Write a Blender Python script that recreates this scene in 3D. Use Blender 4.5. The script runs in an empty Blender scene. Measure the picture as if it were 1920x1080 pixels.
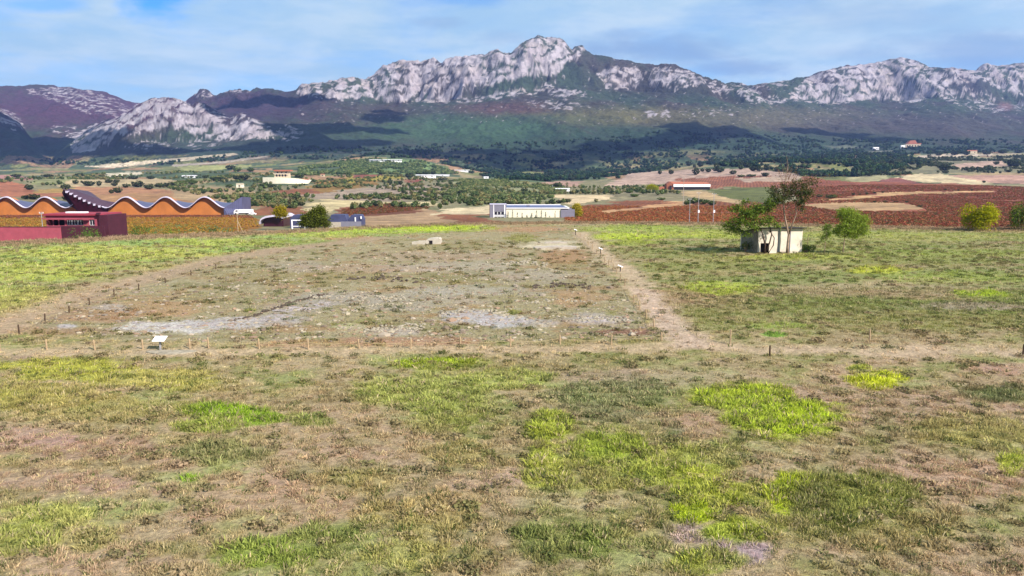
import bpy, math, random
import numpy as np
from mathutils import Vector, Matrix

random.seed(7)
rng = np.random.default_rng(7)
SC = bpy.context.scene
COL = SC.collection

# ------------------------------------------------------------------ camera
CH = 12.0                       # camera height over the plateau
F = 1400.0                      # focal length in photo pixels (1920 wide)
TH = math.atan(210.0 / F)       # looking slightly down
CT, ST = math.cos(TH), math.sin(TH)
cam_d = bpy.data.cameras.new('camera')
cam_d.sensor_width = 36.0
cam_d.lens = 36.0 * F / 1920.0
cam_d.clip_start = 0.5
cam_d.clip_end = 60000
cam = bpy.data.objects.new('camera', cam_d)
COL.objects.link(cam)
cam.location = (0, 0, CH)
cam.rotation_euler = (math.pi / 2 - TH, 0, 0)
SC.camera = cam

# ------------------------------------------------------------------ light
SUN_EL = math.radians(36)
sd = Vector((0.76, -0.65, 0)).normalized() * math.cos(SUN_EL)
SUN = Vector((sd.x, sd.y, math.sin(SUN_EL)))           # towards the sun
sun_d = bpy.data.lights.new('sun', 'SUN')
sun_d.energy = 4.8
sun_d.angle = math.radians(0.5)
sun_d.color = (1.0, 0.93, 0.85)
sun = bpy.data.objects.new('sun', sun_d)
COL.objects.link(sun)
sun.rotation_euler = SUN.to_track_quat('Z', 'Y').to_euler()
SC.view_settings.view_transform = 'Standard'
SC.view_settings.look = 'None'
SC.view_settings.exposure = 1.05
SC.view_settings.gamma = 1.0
SC.view_settings.use_curve_mapping = False
SC.cycles.max_bounces = 5
SC.cycles.diffuse_bounces = 2
SC.cycles.glossy_bounces = 2
SC.cycles.transmission_bounces = 2
SC.cycles.volume_bounces = 0
SC.cycles.transparent_max_bounces = 8


def s2l(c):
    c = np.asarray(c, float) / 255.0
    return np.where(c <= 0.04045, c / 12.92, ((c + 0.055) / 1.055) ** 2.4)


K = 0.56
HAZE_D = 4.6e-5


def alb(r, g, b, k=None):
    """surface colour from a sunlit photo colour"""
    v = s2l((r, g, b)) * (K if k is None else k)
    return (float(v[0]), float(v[1]), float(v[2]))


def cam_dir(px, py):
    u = (px - 960.0) / F
    v = (540.0 - py) / F
    return u / (CT + v * ST), (-ST + v * CT) / (CT + v * ST)


class NT:
    """small helper to write node trees"""
    def __init__(self, tree):
        self.t = tree

    def n(self, typ, **kw):
        nd = self.t.nodes.new(typ)
        ins = kw.pop('ins', {})
        for k, v in kw.items():
            setattr(nd, k, v)
        for k, v in ins.items():
            if isinstance(v, bpy.types.NodeSocket):
                self.t.links.new(v, nd.inputs[k])
            else:
                nd.inputs[k].default_value = v
        return nd

    def math(self, op, a, b=0.0, clamp=False, c=None):
        nd = self.n('ShaderNodeMath', operation=op, use_clamp=clamp, ins={0: a, 1: b})
        if c is not None:
            if isinstance(c, bpy.types.NodeSocket):
                self.t.links.new(c, nd.inputs[2])
            else:
                nd.inputs[2].default_value = c
        return nd.outputs[0]

    def mix(self, f, a, b, typ='MIX'):
        nd = self.n('ShaderNodeMix', data_type='RGBA', blend_type=typ)
        for s, v in ((0, f), (6, a), (7, b)):
            if isinstance(v, bpy.types.NodeSocket):
                self.t.links.new(v, nd.inputs[s])
            else:
                nd.inputs[s].default_value = (*v, 1.0) if (s > 0 and len(v) == 3) else v
        return nd.outputs[2]

    def ramp(self, f, a, b, va=0.0, vb=1.0, smooth=True):
        nd = self.n('ShaderNodeMapRange', interpolation_type='SMOOTHSTEP' if smooth else 'LINEAR',
                    ins={0: f, 1: a, 2: b, 3: va, 4: vb})
        return nd.outputs[0]

    def noise(self, vec, scale, detail=4.0, rough=0.55, dist=0.0):
        nd = self.n('ShaderNodeTexNoise', ins={'Vector': vec, 'Scale': scale, 'Detail': detail,
                                               'Roughness': rough, 'Distortion': dist})
        return nd.outputs[0]


# ------------------------------------------------------------------ sky
world = bpy.data.worlds.new('World')
SC.world = world
world.use_nodes = True
wt = world.node_tree
wt.nodes.clear()
W = NT(wt)
out = W.n('ShaderNodeOutputWorld')
sky = W.n('ShaderNodeTexSky', sky_type='NISHITA', sun_disc=False)
sky.sun_elevation = SUN_EL
sky.sun_rotation = math.atan2(SUN.x, SUN.y)
sky.altitude = 600
sky.air_density = 1.0
sky.dust_density = 0.4
sky.ozone_density = 2.0
SKY_S = 0.125
tc = W.n('ShaderNodeTexCoord').outputs['Generated']
sep = W.n('ShaderNodeSeparateXYZ', ins={0: tc})
X_, Y_, Z_ = sep.outputs[0], sep.outputs[1], sep.outputs[2]
zc = W.math('ADD', W.math('MAXIMUM', Z_, 0.0), 0.10)
cp = W.n('ShaderNodeCombineXYZ', ins={0: W.math('DIVIDE', X_, zc), 1: W.math('DIVIDE', Y_, zc), 2: 0.0}).outputs[0]
n1 = W.noise(cp, 0.9, 8.0, 0.6, 0.5)
n2 = W.noise(cp, 1.7, 6.0, 0.6, 0.2)
veil = W.ramp(W.math('ADD', n1, W.math('MULTIPLY', n2, 0.25)), 0.36, 0.72, 0.55, 0.97)
# clouds that stand at given directions: (px, py, half width, half height)
dirx = W.math('DIVIDE', X_, W.math('MAXIMUM', Y_, 0.05))
dirz = W.math('DIVIDE', Z_, W.math('MAXIMUM', Y_, 0.05))
flat = W.n('ShaderNodeCombineXYZ', ins={0: W.math('MULTIPLY', dirx, 1.0), 1: W.math('MULTIPLY', dirz, 2.6), 2: 0.0}).outputs[0]
warp = W.noise(flat, 9.0, 7.0, 0.62, 0.3)


def sky_blob(px, py, w, h):
    a, e = cam_dir(px, py)
    dx = W.math('MULTIPLY', W.math('SUBTRACT', dirx, a), F / w)
    dz = W.math('MULTIPLY', W.math('SUBTRACT', dirz, e), F / h)
    r = W.math('SQRT', W.math('ADD', W.math('MULTIPLY', dx, dx), W.math('MULTIPLY', dz, dz)))
    r = W.math('ADD', r, W.math('MULTIPLY', W.math('SUBTRACT', warp, 0.5), 2.6))
    return W.ramp(r, 1.25, 0.1, 0.0, 1.0)


front = W.ramp(Y_, 0.05, 0.2)
gray = None
for b in ((1210, 92, 150, 30, 0.9), (1395, 128, 90, 15, 0.8), (1830, 92, 230, 40, 0.75), (1600, 100, 90, 14, .35),
          (1170, 70, 90, 18, .6), (825, 42, 50, 12, 0.45), (1600, 30, 260, 40, .35), (940, 72, 60, 16, .35)):
    m = W.math('MULTIPLY', sky_blob(*b[:4]), b[4])
    gray = m if gray is None else W.math('MAXIMUM', gray, m)
gray = W.math('MULTIPLY', gray, front)
hole = None
for b in ((285, 5, 75, 38, 1.0), (60, 10, 120, 14, .55), (840, 0, 110, 16, .45), (200, 130, 120, 26, 0.2)):
    m = W.math('MULTIPLY', sky_blob(*b[:4]), b[4])
    hole = m if hole is None else W.math('MAXIMUM', hole, m)
hole = W.math('MULTIPLY', hole, front)
veil = W.math('MULTIPLY', veil, W.math('SUBTRACT', 1.0, hole), clamp=True)
skyc = W.mix(1.0, sky.outputs[0], (0.15, 0.42, 0.70), 'MULTIPLY')
cloud_hi = W.mix(W.ramp(n2, 0.35, 0.7), (1.75, 2.65, 3.4), (2.5, 3.15, 3.6))
c1 = W.mix(veil, skyc, cloud_hi)
c2 = W.mix(W.math('MULTIPLY', gray, 0.8), c1, (1.12, 1.75, 2.7))
bg = W.n('ShaderNodeBackground', ins={0: c2, 1: SKY_S})
wt.links.new(bg.outputs[0], out.inputs[0])

# ------------------------------------------------------------------ noise in numpy
_perm = rng.permutation(512)
_perm = np.concatenate([_perm, _perm, _perm])
_ga = rng.random(512) * 2 * math.pi
_gx, _gy = np.cos(_ga), np.sin(_ga)


def perlin(x, y, seed=0):
    x = np.asarray(x, float) + seed * 17.31
    y = np.asarray(y, float) + seed * 9.77
    xi = np.floor(x).astype(int)
    yi = np.floor(y).astype(int)
    xf, yf = x - xi, y - yi
    u = xf * xf * xf * (xf * (xf * 6 - 15) + 10)
    v = yf * yf * yf * (yf * (yf * 6 - 15) + 10)

    def g(ix, iy, dx, dy):
        h = _perm[(_perm[ix & 511] + (iy & 511)) & 1023] & 511
        return _gx[h] * dx + _gy[h] * dy
    a = g(xi, yi, xf, yf)
    b = g(xi + 1, yi, xf - 1, yf)
    c = g(xi, yi + 1, xf, yf - 1)
    d = g(xi + 1, yi + 1, xf - 1, yf - 1)
    return (a + u * (b - a)) * (1 - v) + (c + u * (d - c)) * v   # about -0.7..0.7


def fbm(x, y, octv=4, seed=0, gain=0.5):
    s, amp, f = 0.0, 1.0, 1.0
    for i in range(octv):
        s = s + amp * perlin(x * f, y * f, seed + i * 3.3)
        amp *= gain
        f *= 2.03
    return s


def ridged(x, y, octv=4, seed=0, gain=0.5):
    s, amp, f = 0.0, 1.0, 1.0
    for i in range(octv):
        s = s + amp * (1 - 2.2 * np.abs(perlin(x * f, y * f, seed + i * 3.3)))
        amp *= gain
        f *= 2.07
    return s


def sstep(a, b, x):
    t = np.clip((x - a) / (b - a), 0, 1)
    return t * t * (3 - 2 * t)


# ------------------------------------------------------------------ projection
def pix(X, Y, Z):
    dz = np.asarray(Z) - CH
    dep = np.maximum(np.asarray(Y) * CT - dz * ST, 1e-3)
    return 960 + F * np.asarray(X) / dep, 540 - F * (np.asarray(Y) * ST + dz * CT) / dep


def e_of(py):
    v = (540.0 - py) / F
    return (-ST + v * CT) / (CT + v * ST)


def tab(px, pts):
    p = np.array(pts, float)
    return np.interp(px, p[:, 0], p[:, 1])


# ------------------------------------------------------------------ terrain height
RIM = [(-900, 480), (-200, 462), (0, 455), (200, 446), (430, 437), (560, 432), (700, 425), (900, 418), (1080, 416),
       (1300, 418), (1500, 421), (1700, 426), (1900, 429), (2300, 434), (2900, 450)]
FOOT = [(-900, 320), (0, 317), (300, 313), (450, 306), (700, 309), (900, 322), (1100, 322), (1250, 312), (1400, 300),
        (1600, 290), (1920, 287), (2900, 280)]
VAL_Y = [150, 200, 250, 320, 440, 550, 700, 900, 1200, 1600, 2000, 2300]
VAL_Z = [-4.5, -5.5, -6.8, -8.6, -10.6, -10.6, -9.5, -6.0, -0.5, 9.5, 22.0, 34.0]
HILLS = [(740, 2050, 34, 210, 240), (300, 1500, 7, 260, 200), (1440, 1500, 16, 320, 240), (960, 1150, 7, 130, 150),
         (1480, 700, 4, 120, 120), (1750, 900, 6, 200, 160), (100, 1150, 8, 200, 180), (530, 1250, 9, 110, 120)]
R_MAIN = [(-900, 345), (250, 300), (330, 200), (350, 188), (366, 180), (378, 171), (388, 171), (400, 180), (428, 171),
          (470, 173), (500, 171), (555, 169), (570, 158), (590, 157), (640, 152), (690, 146), (703, 141), (722, 119),
          (745, 113), (765, 117), (790, 119), (812, 113), (833, 122), (850, 110), (885, 109), (915, 106), (935, 94),
          (955, 98), (968, 92), (985, 80), (1005, 73), (1035, 73), (1055, 83), (1073, 97), (1080, 88), (1092, 88),
          (1102, 100), (1130, 112), (1180, 118), (1240, 125), (1290, 134), (1340, 150), (1385, 163), (1420, 185),
          (1480, 215), (1700, 290), (2900, 340)]
B_MAIN = [(-900, 345), (250, 310), (330, 215), (350, 205), (555, 196), (600, 190), (700, 190), (830, 191), (870, 183),
          (960, 175), (1010, 170), (1060, 158), (1120, 165), (1160, 170), (1250, 172), (1340, 182), (1400, 195),
          (1480, 225), (1700, 292), (2900, 341)]
R_RIGHT = [(-900, 350), (1150, 330), (1280, 210), (1350, 160), (1372, 156), (1400, 158), (1440, 154), (1480, 151),
           (1510, 144), (1545, 131), (1575, 126), (1620, 124), (1660, 117), (1690, 113), (1715, 118), (1740, 128),
           (1760, 126), (1790, 130), (1825, 131), (1840, 122), (1870, 124), (1900, 121), (1920, 120), (2000, 116),
           (2150, 140), (2400, 165), (2900, 190)]
B_RIGHT = [(-900, 351), (1150, 332), (1280, 225), (1370, 188), (1500, 190), (1560, 193), (1700, 192), (1790, 184),
           (1850, 195), (1920, 202), (2150, 215), (2900, 240)]
R_FAR = [(-900, 215), (-200, 176), (0, 167), (60, 165), (120, 164), (150, 168), (200, 180), (262, 197), (330, 240),
         (420, 300), (600, 335), (2900, 350)]
R_HILL = [(-900, 350), (60, 345), (100, 290), (140, 262), (160, 250), (200, 232), (255, 205), (290, 190), (320, 185),
          (345, 190), (362, 204), (372, 197), (385, 200), (400, 210), (430, 225), (455, 215), (475, 220), (495, 232),
          (520, 235), (545, 240), (565, 250), (600, 285), (650, 335), (2900, 350)]
B_HILL = [(-900, 350), (60, 345), (100, 300), (150, 282), (300, 262), (500, 268), (565, 272), (600, 300), (650, 338),
          (2900, 350)]
R_LOW = [(-900, 130), (-500, 150), (-100, 190), (0, 205), (40, 232), (62, 268), (110, 300), (170, 335), (2900, 350)]


def rim_y(a):
    px = 960 + F * a * 0.996
    return -CH / e_of(tab(px, RIM))


def plateau_z(X, Y):
    z = 0.05 * fbm(X / 2.2, Y / 2.2, 3, 1) + 0.16 * fbm(X / 14, Y / 14, 3, 2)
    return z


def valley_z(X, Y, a):
    px = 960 + F * a * 1.011
    z = np.interp(Y, VAL_Y, VAL_Z)
    fz = CH + e_of(tab(px, FOOT)) * 2300
    z = z + (fz - 34.0) * sstep(700, 2300, Y)
    for (hx, hy, h, wx, wy) in HILLS:
        hX = (hx - 960) / (F * 1.011) * hy
        z = z + h * np.exp(-(((X - hX) / wx) ** 2 + ((Y - hy) / wy) ** 2) * 1.4)
    und = sstep(330, 700, Y)
    z = z + und * (0.0034 * Y) * fbm(X / 170, Y / 150, 3, 5) + und * 0.6 * fbm(X / 30, Y / 30, 3, 6)
    return z


def ridge(X, Y, a, sky_t, base_t, Yr, cliff, foot_y, foot_z, kf=1.029, fall=0.55, pw=1.0, jag=1.0):
    px = 960 + F * a * kf
    if jag:
        px = px + jag * (5 * perlin(a * 60, a * 0 + 3.3, 8) + 3 * perlin(a * 170, a * 0 + 1.3, 9))
    Yr = Yr + 220 * fbm(a * 6, a * 0 + .7, 2, 11)
    zs = CH + e_of(tab(px, sky_t)) * Yr
    Yc = Yr - cliff
    zb = CH + e_of(tab(px, base_t)) * Yc
    zb = np.minimum(zb, zs)
    t1 = np.clip((Y - foot_y) / (Yc - foot_y), 0, 1)
    z1 = foot_z + (zb - foot_z) * (t1 ** pw)
    t2 = np.clip((Y - Yc) / cliff, 0, 1)
    z2 = zb + (zs - zb) * (1 - (1 - t2) ** 1.7)
    z = np.where(Y < Yc, z1, z2)
    z = np.where(Y > Yr, zs - (Y - Yr) * fall, z)
    return z


def mountain_z(X, Y, a):
    px0 = 960 + F * a * 1.011
    fz = CH + e_of(tab(px0, FOOT)) * 2300
    # buttresses and gullies: the faces step in and out
    rk = ridged((X + .55 * Y) / 190, (Y - .25 * X) / 230, 5, 21, 0.5) + .5 * fbm(X / 420, Y / 420, 2, 22)
    rk2 = ridged((X - 0.8 * Y) / 62, (Y + .5 * X) / 80, 3, 25, 0.55)
    gl = ridged((X + .3 * Y) / 330, (Y - .2 * X) / 900, 4, 31)
    Yw = Y + 44 * (rk - .9) + 4 * (rk2 - .9)
    z1 = ridge(X, Yw, a, R_MAIN, B_MAIN, 4150, 230, 2300, fz, pw=1.22)
    z2 = ridge(X, Yw, a, R_RIGHT, B_RIGHT, 4500, 260, 2500, fz + 2, pw=1.15)
    z3 = ridge(X, Y + 30 * (gl - .9), a, R_FAR, R_FAR, 5000, 300, 3000, fz, jag=0.3)
    z4 = ridge(X, Yw * .5 + .5 * Y + 20 * rk2, a, R_HILL, B_HILL, 3250, 260, 2550, fz - 2, kf=1.02)
    z5 = ridge(X, Y + 35 * (gl - .9) + 12 * rk2, a, R_LOW, R_LOW, 3700, 300, 2700, fz, kf=1.02)
    z = np.maximum.reduce([z1, z2, z3, z4, z5])
    up = sstep(15, 180, z - fz)
    z = z + up * (22 * (gl - 0.9) + 6 * fbm(X / 60, Y / 60, 4, 41))
    steep = sstep(0, 40, np.minimum(z1 - 0, 1e9) - (CH + e_of(tab(960 + F * a * 1.029, B_MAIN)) * 3920))
    z = z + 7 * up * steep * (ridged((X - .5 * Y) / 48, (Y + .7 * X) / 60, 4, 51, .6) - .9) - 4
    return np.maximum(z, -12.0)


def T(X, Y):
    X = np.asarray(X, float)
    Y = np.asarray(Y, float)
    a = X / np.maximum(Y, 14.0)
    zp = plateau_z(X, Y)
    ry = rim_y(a)
    zv = valley_z(X, np.minimum(Y, 2300), a)
    zm = mountain_z(X, np.maximum(Y, 2300), a)
    w = sstep(2300, 2480, Y)
    zf = np.where(Y > 2300, np.where(w < 1, zv * (1 - w) + zm * w, zm), zv)
    t = sstep(0, 1, (Y - ry) / 26.0)
    return zp * (1 - t) + zf * t


def ground_at(px, py, ymin=None, ymax=5200):
    """first point of the ground seen at a photo pixel"""
    a, e = cam_dir(px, py)
    if ymin is None:
        ymin = 15
    Ys = np.concatenate([np.arange(ymin, 400, 0.5), np.arange(400, 2400, 2.0), np.arange(2400, ymax, 6.0)])
    Ys = Ys[Ys >= ymin]
    zr = CH + e * Ys
    zt = T(a * Ys, Ys)
    hit = np.nonzero(zr <= zt)[0]
    if len(hit) == 0:
        k = int(np.argmin(np.abs(zr - zt)))
    else:
        k = hit[0]
    Y = Ys[k]
    return float(a * Y), float(Y), float(zt[k])


def at(px, py, Y):
    a, e = cam_dir(px, py)
    return Vector((a * Y, Y, CH + e * Y))


# ------------------------------------------------------------------ painting masks
def in_poly(px, py, poly):
    p = np.array(poly, float)
    res = np.zeros(px.shape, bool)
    sel = np.nonzero((px > p[:, 0].min()) & (px < p[:, 0].max()) & (py > p[:, 1].min()) & (py < p[:, 1].max()))[0]
    if len(sel) == 0:
        return res
    x, y = px[sel], py[sel]
    r = np.zeros(x.shape, bool)
    n = len(p)
    for i in range(n):
        x0, y0 = p[i]
        x1, y1 = p[(i + 1) % n]
        if y0 == y1:
            continue
        c = ((y0 > y) != (y1 > y)) & (x < (x1 - x0) * (y - y0) / (y1 - y0) + x0)
        r ^= c
    res[sel] = r
    return res


FIELDS = [
    # (polygon in photo pixels, sunlit colour)
    ([(-900, 296), (2900, 280), (2900, 345), (1500, 345), (1150, 336), (960, 345), (850, 336), (700, 340), (450, 350), (200, 335), (-900, 340)], (92, 108, 74)),
    ([(330, 313), (395, 310), (470, 309), (465, 316), (350, 322)], (165, 165, 105)),
    ([(-200, 325), (30, 328), (60, 335), (40, 338), (-200, 336)], (190, 140, 125)),
    ([(60, 336), (120, 332), (150, 334), (125, 346), (60, 348)], (150, 150, 100)),
    ([(-300, 338), (20, 340), (48, 346), (60, 360), (100, 358), (135, 355), (135, 368), (-300, 370)], (190, 122, 88)),
    ([(60, 356), (130, 353), (180, 356), (150, 362), (60, 362)], (185, 150, 85)),
    ([(108, 347), (140, 338), (300, 335), (340, 340), (330, 346), (180, 351), (110, 351)], (192, 170, 130)),
    ([(145, 351), (235, 350), (320, 356), (320, 364), (160, 364)], (190, 138, 100)),
    ([(170, 364), (330, 362), (420, 366), (425, 384), (160, 384)], (182, 138, 95)),
    ([(200, 325), (265, 322), (268, 327), (195, 332)], (225, 210, 180)),
    ([(320, 352), (400, 350), (500, 362), (505, 372), (440, 388), (400, 384), (330, 372)], (178, 150, 112)),
    ([(440, 362), (560, 366), (560, 392), (500, 394), (440, 388)], (168, 145, 108)),
    ([(505, 360), (560, 354), (640, 352), (640, 357), (600, 368), (520, 366)], (180, 105, 70)),
    ([(575, 347), (640, 333), (740, 338), (700, 346), (640, 358), (600, 362)], (155, 120, 62)),
    ([(650, 330), (700, 330), (750, 328), (762, 335), (690, 338), (650, 345)], (165, 150, 62)),
    ([(470, 391), (540, 383), (575, 395), (560, 404), (470, 403)], (190, 112, 72)),
    ([(565, 367), (640, 358), (680, 352), (720, 347), (880, 350), (897, 360), (850, 362), (770, 372), (740, 379), (597, 374)], (168, 148, 127)),
    ([(556, 394), (597, 373), (745, 377), (700, 384), (640, 392), (600, 398)], (218, 197, 148)),
    ([(630, 393), (700, 383), (762, 378), (735, 388), (812, 386), (805, 394), (680, 406), (630, 404)], (150, 92, 62)),
    ([(741, 383), (760, 377), (815, 378), (818, 383), (760, 388)], (218, 198, 150)),
    ([(660, 408), (760, 398), (810, 393), (832, 400), (842, 409), (842, 425), (660, 425)], (180, 148, 112)),
    ([(640, 303), (720, 297), (790, 300), (830, 312), (860, 326), (640, 326)], (120, 142, 88)),
    ([(662, 328), (720, 328), (700, 332), (660, 334)], (176, 85, 68)),
    ([(760, 338), (795, 337), (785, 342), (758, 342)], (176, 85, 68)),
    ([(690, 301), (752, 299), (752, 302), (692, 303)], (228, 218, 200)),
    ([(850, 340), (960, 340), (1060, 352), (1060, 368), (1000, 382), (850, 388), (850, 366)], (150, 150, 108)),
    ([(815, 402), (860, 390), (930, 383), (930, 402), (850, 404), (830, 407)], (218, 197, 158)),
    ([(842, 405), (920, 401), (920, 425), (842, 425)], (168, 95, 62)),
    ([(1005, 344), (1050, 339), (1095, 340), (1070, 352)], (188, 152, 132)),
    ([(1030, 366), (1060, 364), (1148, 365), (1157, 374), (1100, 381), (1068, 384)], (222, 197, 156)),
    ([(1060, 392), (1100, 384), (1160, 378), (1215, 372), (1300, 380), (1420, 372), (1420, 430), (1060, 430)], (172, 93, 57)),
    ([(1120, 397), (1180, 390), (1250, 381), (1300, 379), (1300, 384), (1220, 391), (1140, 400)], (205, 158, 112)),
    ([(1125, 357), (1240, 346), (1300, 362), (1290, 380), (1220, 376), (1160, 376)], (145, 135, 102)),
    ([(1140, 345), (1180, 325), (1290, 318), (1400, 316), (1500, 326), (1480, 333), (1290, 337), (1230, 346), (1140, 352)], (196, 166, 146)),
    ([(1270, 336), (1360, 330), (1520, 330), (1560, 340), (1560, 358), (1430, 351), (1270, 353)], (182, 104, 74)),
    ([(1375, 334), (1500, 329), (1505, 339), (1400, 342)], (192, 165, 140)),
    ([(1330, 354), (1440, 350), (1470, 358), (1460, 385), (1385, 374), (1330, 362)], (108, 112, 60)),
    ([(1275, 358), (1320, 358), (1385, 376), (1380, 382), (1275, 366)], (196, 166, 122)),
    ([(1500, 337), (1600, 340), (1720, 343), (1850, 347), (1960, 353), (2900, 362), (2900, 440), (1380, 436), (1400, 395), (1500, 375)], (176, 84, 57)),
    ([(1600, 339), (1700, 343), (1850, 350), (1960, 356), (1960, 359), (1800, 352), (1600, 346)], (196, 98, 66)),
    ([(1555, 374), (1650, 362), (1740, 358), (1870, 358), (1870, 361), (1720, 364), (1640, 371), (1555, 378)], (206, 165, 115)),
    ([(1490, 383), (1600, 380), (1700, 381), (1735, 392), (1740, 396), (1650, 397), (1560, 394)], (188, 152, 110)),
    ([(1735, 382), (1860, 384), (1840, 394), (1745, 394)], (190, 110, 82)),
    ([(1700, 395), (1900, 390), (2100, 400), (2100, 412), (1720, 410)], (186, 96, 66)),
    ([(1590, 333), (1665, 328), (1670, 340), (1590, 341)], (180, 170, 125)),
    ([(1675, 334), (1730, 325), (1760, 325), (1860, 342), (1845, 346), (1740, 343)], (218, 197, 156)),
    ([(1652, 336), (1690, 333), (1722, 343), (1655, 342)], (160, 100, 88)),
    ([(1780, 330), (1960, 325), (1960, 346), (1862, 343)], (190, 150, 130)),
    ([(1600, 300), (1700, 297), (1960, 292), (1960, 327), (1760, 325), (1730, 324), (1600, 333)], (135, 130, 98)),
    ([(1775, 311), (1830, 303), (1880, 302), (1892, 312), (1800, 317)], (192, 160, 140)),
    ([(1820, 327), (1960, 322), (1960, 326), (1860, 329)], (175, 150, 110)),
    ([(1695, 296), (1740, 290), (1905, 287), (1905, 290), (1750, 296)], (218, 197, 172)),
    ([(1860, 289), (2100, 284), (2100, 290), (1860, 293)], (170, 155, 120)),
    ([(1600, 287), (1640, 283), (1678, 282), (1660, 287), (1610, 289)], (215, 205, 185)),
    ([(1550, 274), (1585, 272), (1620, 276), (1600, 279), (1560, 278)], (215, 205, 185)),
    ([(162, 312), (200, 308), (440, 287), (447, 290), (330, 303), (200, 315)], (228, 207, 176)),
    ([(322, 309), (420, 302), (500, 292), (502, 295), (420, 306), (322, 312)], (188, 175, 160)),
    ([(-900, 402), (425, 402), (480, 406), (485, 426), (430, 445), (-900, 480)], (172, 118, 48)),
    ([(-900, 402), (425, 402), (425, 407), (200, 408), (-900, 408)], (150, 82, 55)),
    ([(205, 424), (330, 420), (425, 424), (425, 440), (205, 450)], (112, 122, 52)),
]
ROCKS = [
    ([(556, 175), (560, 150), (700, 130), (745, 105), (1000, 60), (1060, 72), (1100, 92), (1085, 110), (1060, 118), (1045, 140),
      (1000, 143), (940, 152), (880, 166), (862, 182), (830, 192), (720, 190), (690, 184), (640, 186), (600, 182)], 1.0),
    ([(850, 190), (900, 182), (960, 170), (1010, 160), (1035, 158), (1040, 166), (1000, 176), (940, 184), (900, 190)], 0.6),
    ([(1025, 168), (1060, 166), (1100, 172), (1105, 182), (1060, 186), (1030, 180)], 0.75),
    ([(1118, 140), (1150, 124), (1200, 128), (1208, 150), (1180, 168), (1140, 166)], 0.82),
    ([(1212, 132), (1250, 126), (1300, 138), (1312, 158), (1270, 165), (1220, 160)], 0.78),
    ([(1290, 140), (1340, 152), (1380, 168), (1360, 178), (1300, 160)], 0.6),
    ([(980, 188), (1080, 190), (1110, 202), (1040, 208), (1000, 202)], 0.5),
    ([(1205, 208), (1255, 206), (1260, 219), (1215, 220)], 0.72),
    ([(1275, 210), (1370, 205), (1372, 214), (1280, 216)], 0.4),
    ([(1370, 160), (1400, 155), (1480, 150), (1480, 162), (1400, 165)], 0.55),
    ([(1383, 168), (1400, 165), (1440, 176), (1480, 186), (1470, 194), (1400, 190)], 0.68),
    ([(1478, 178), (1512, 146), (1560, 120), (1690, 105), (1735, 122), (1775, 140), (1790, 152), (1765, 172), (1712, 193),
      (1640, 184), (1560, 195), (1490, 190)], 1.0),
    ([(1770, 125), (1822, 130), (1840, 115), (2300, 110), (2300, 175), (1920, 178), (1870, 168), (1850, 150), (1800, 160)], 0.78),
    ([(1745, 172), (1800, 160), (1850, 175), (1880, 200), (1920, 190), (1920, 206), (1860, 210), (1780, 192)], 0.52),
    ([(135, 285), (138, 255), (165, 238), (200, 228), (250, 200), (290, 182), (335, 182), (362, 198), (375, 192), (402, 206),
      (430, 222), (452, 212), (492, 230), (512, 244), (500, 258), (440, 262), (400, 262), (370, 250), (330, 240), (290, 243),
      (250, 252), (218, 252), (208, 265), (180, 282)], 0.95),
    ([(285, 258), (330, 250), (380, 258), (420, 262), (440, 268), (400, 282), (320, 280), (270, 278), (225, 276), (260, 266)], 0.45),
    ([(500, 240), (545, 236), (566, 248), (560, 262), (500, 264)], 0.55),
    ([(50, 168), (110, 162), (150, 166), (200, 180), (250, 204), (215, 216), (160, 212), (110, 192), (60, 178)], 0.56),
    ([(-100, 195), (0, 203), (30, 215), (48, 240), (30, 246), (0, 232), (-100, 220)], 0.6),
    ([(95, 236), (140, 236), (160, 250), (130, 262), (100, 250)], 0.48),
    ([(366, 176), (380, 168), (402, 178), (396, 184), (372, 186)], 0.7),
    ([(415, 172), (470, 166), (470, 173), (420, 178)], 0.6),
    ([(-700, 150), (-100, 170), (-60, 200), (-700, 190)], 0.5),
    ([(800, 182), (840, 180), (900, 192), (840, 196)], 0.4),
]
SLOPES = [  # soft ellipses of ground colour on the mountain: cx, cy, rx, ry, colour, strength
    (150, 200, 300, 50, (100, 62, 84), .9), (480, 200, 170, 40, (78, 56, 78), .85), (950, 205, 130, 16, (118, 78, 74), .75),
    (900, 245, 240, 34, (78, 112, 74), .9), (1180, 218, 170, 20, (134, 126, 78), .8), (1080, 200, 90, 14, (88, 84, 62), .5),
    (1450, 222, 260, 24, (116, 110, 84), .85), (1750, 235, 260, 30, (92, 84, 84), .75), (1500, 275, 330, 22, (66, 92, 64), .8),
    (1150, 270, 300, 34, (52, 84, 62), .7), (1250, 165, 130, 22, (66, 64, 58), .7), (500, 280, 300, 24, (60, 88, 78), .6),
    (1810, 160, 60, 26, (80, 70, 84), .5), (700, 205, 110, 16, (92, 76, 76), .6), (1885, 200, 16, 9, (190, 140, 140), .5),
    (1130, 300, 70, 12, (96, 112, 72), .6), (1235, 290, 50, 6, (140, 140, 90), .7), (1310, 285, 60, 5, (160, 155, 105), .7),
    (1420, 296, 50, 8, (150, 140, 100), .7), (960, 328, 40, 6, (100, 100, 90), .5), (1000, 222, 200, 8, (78, 96, 66), .4),
]

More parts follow.
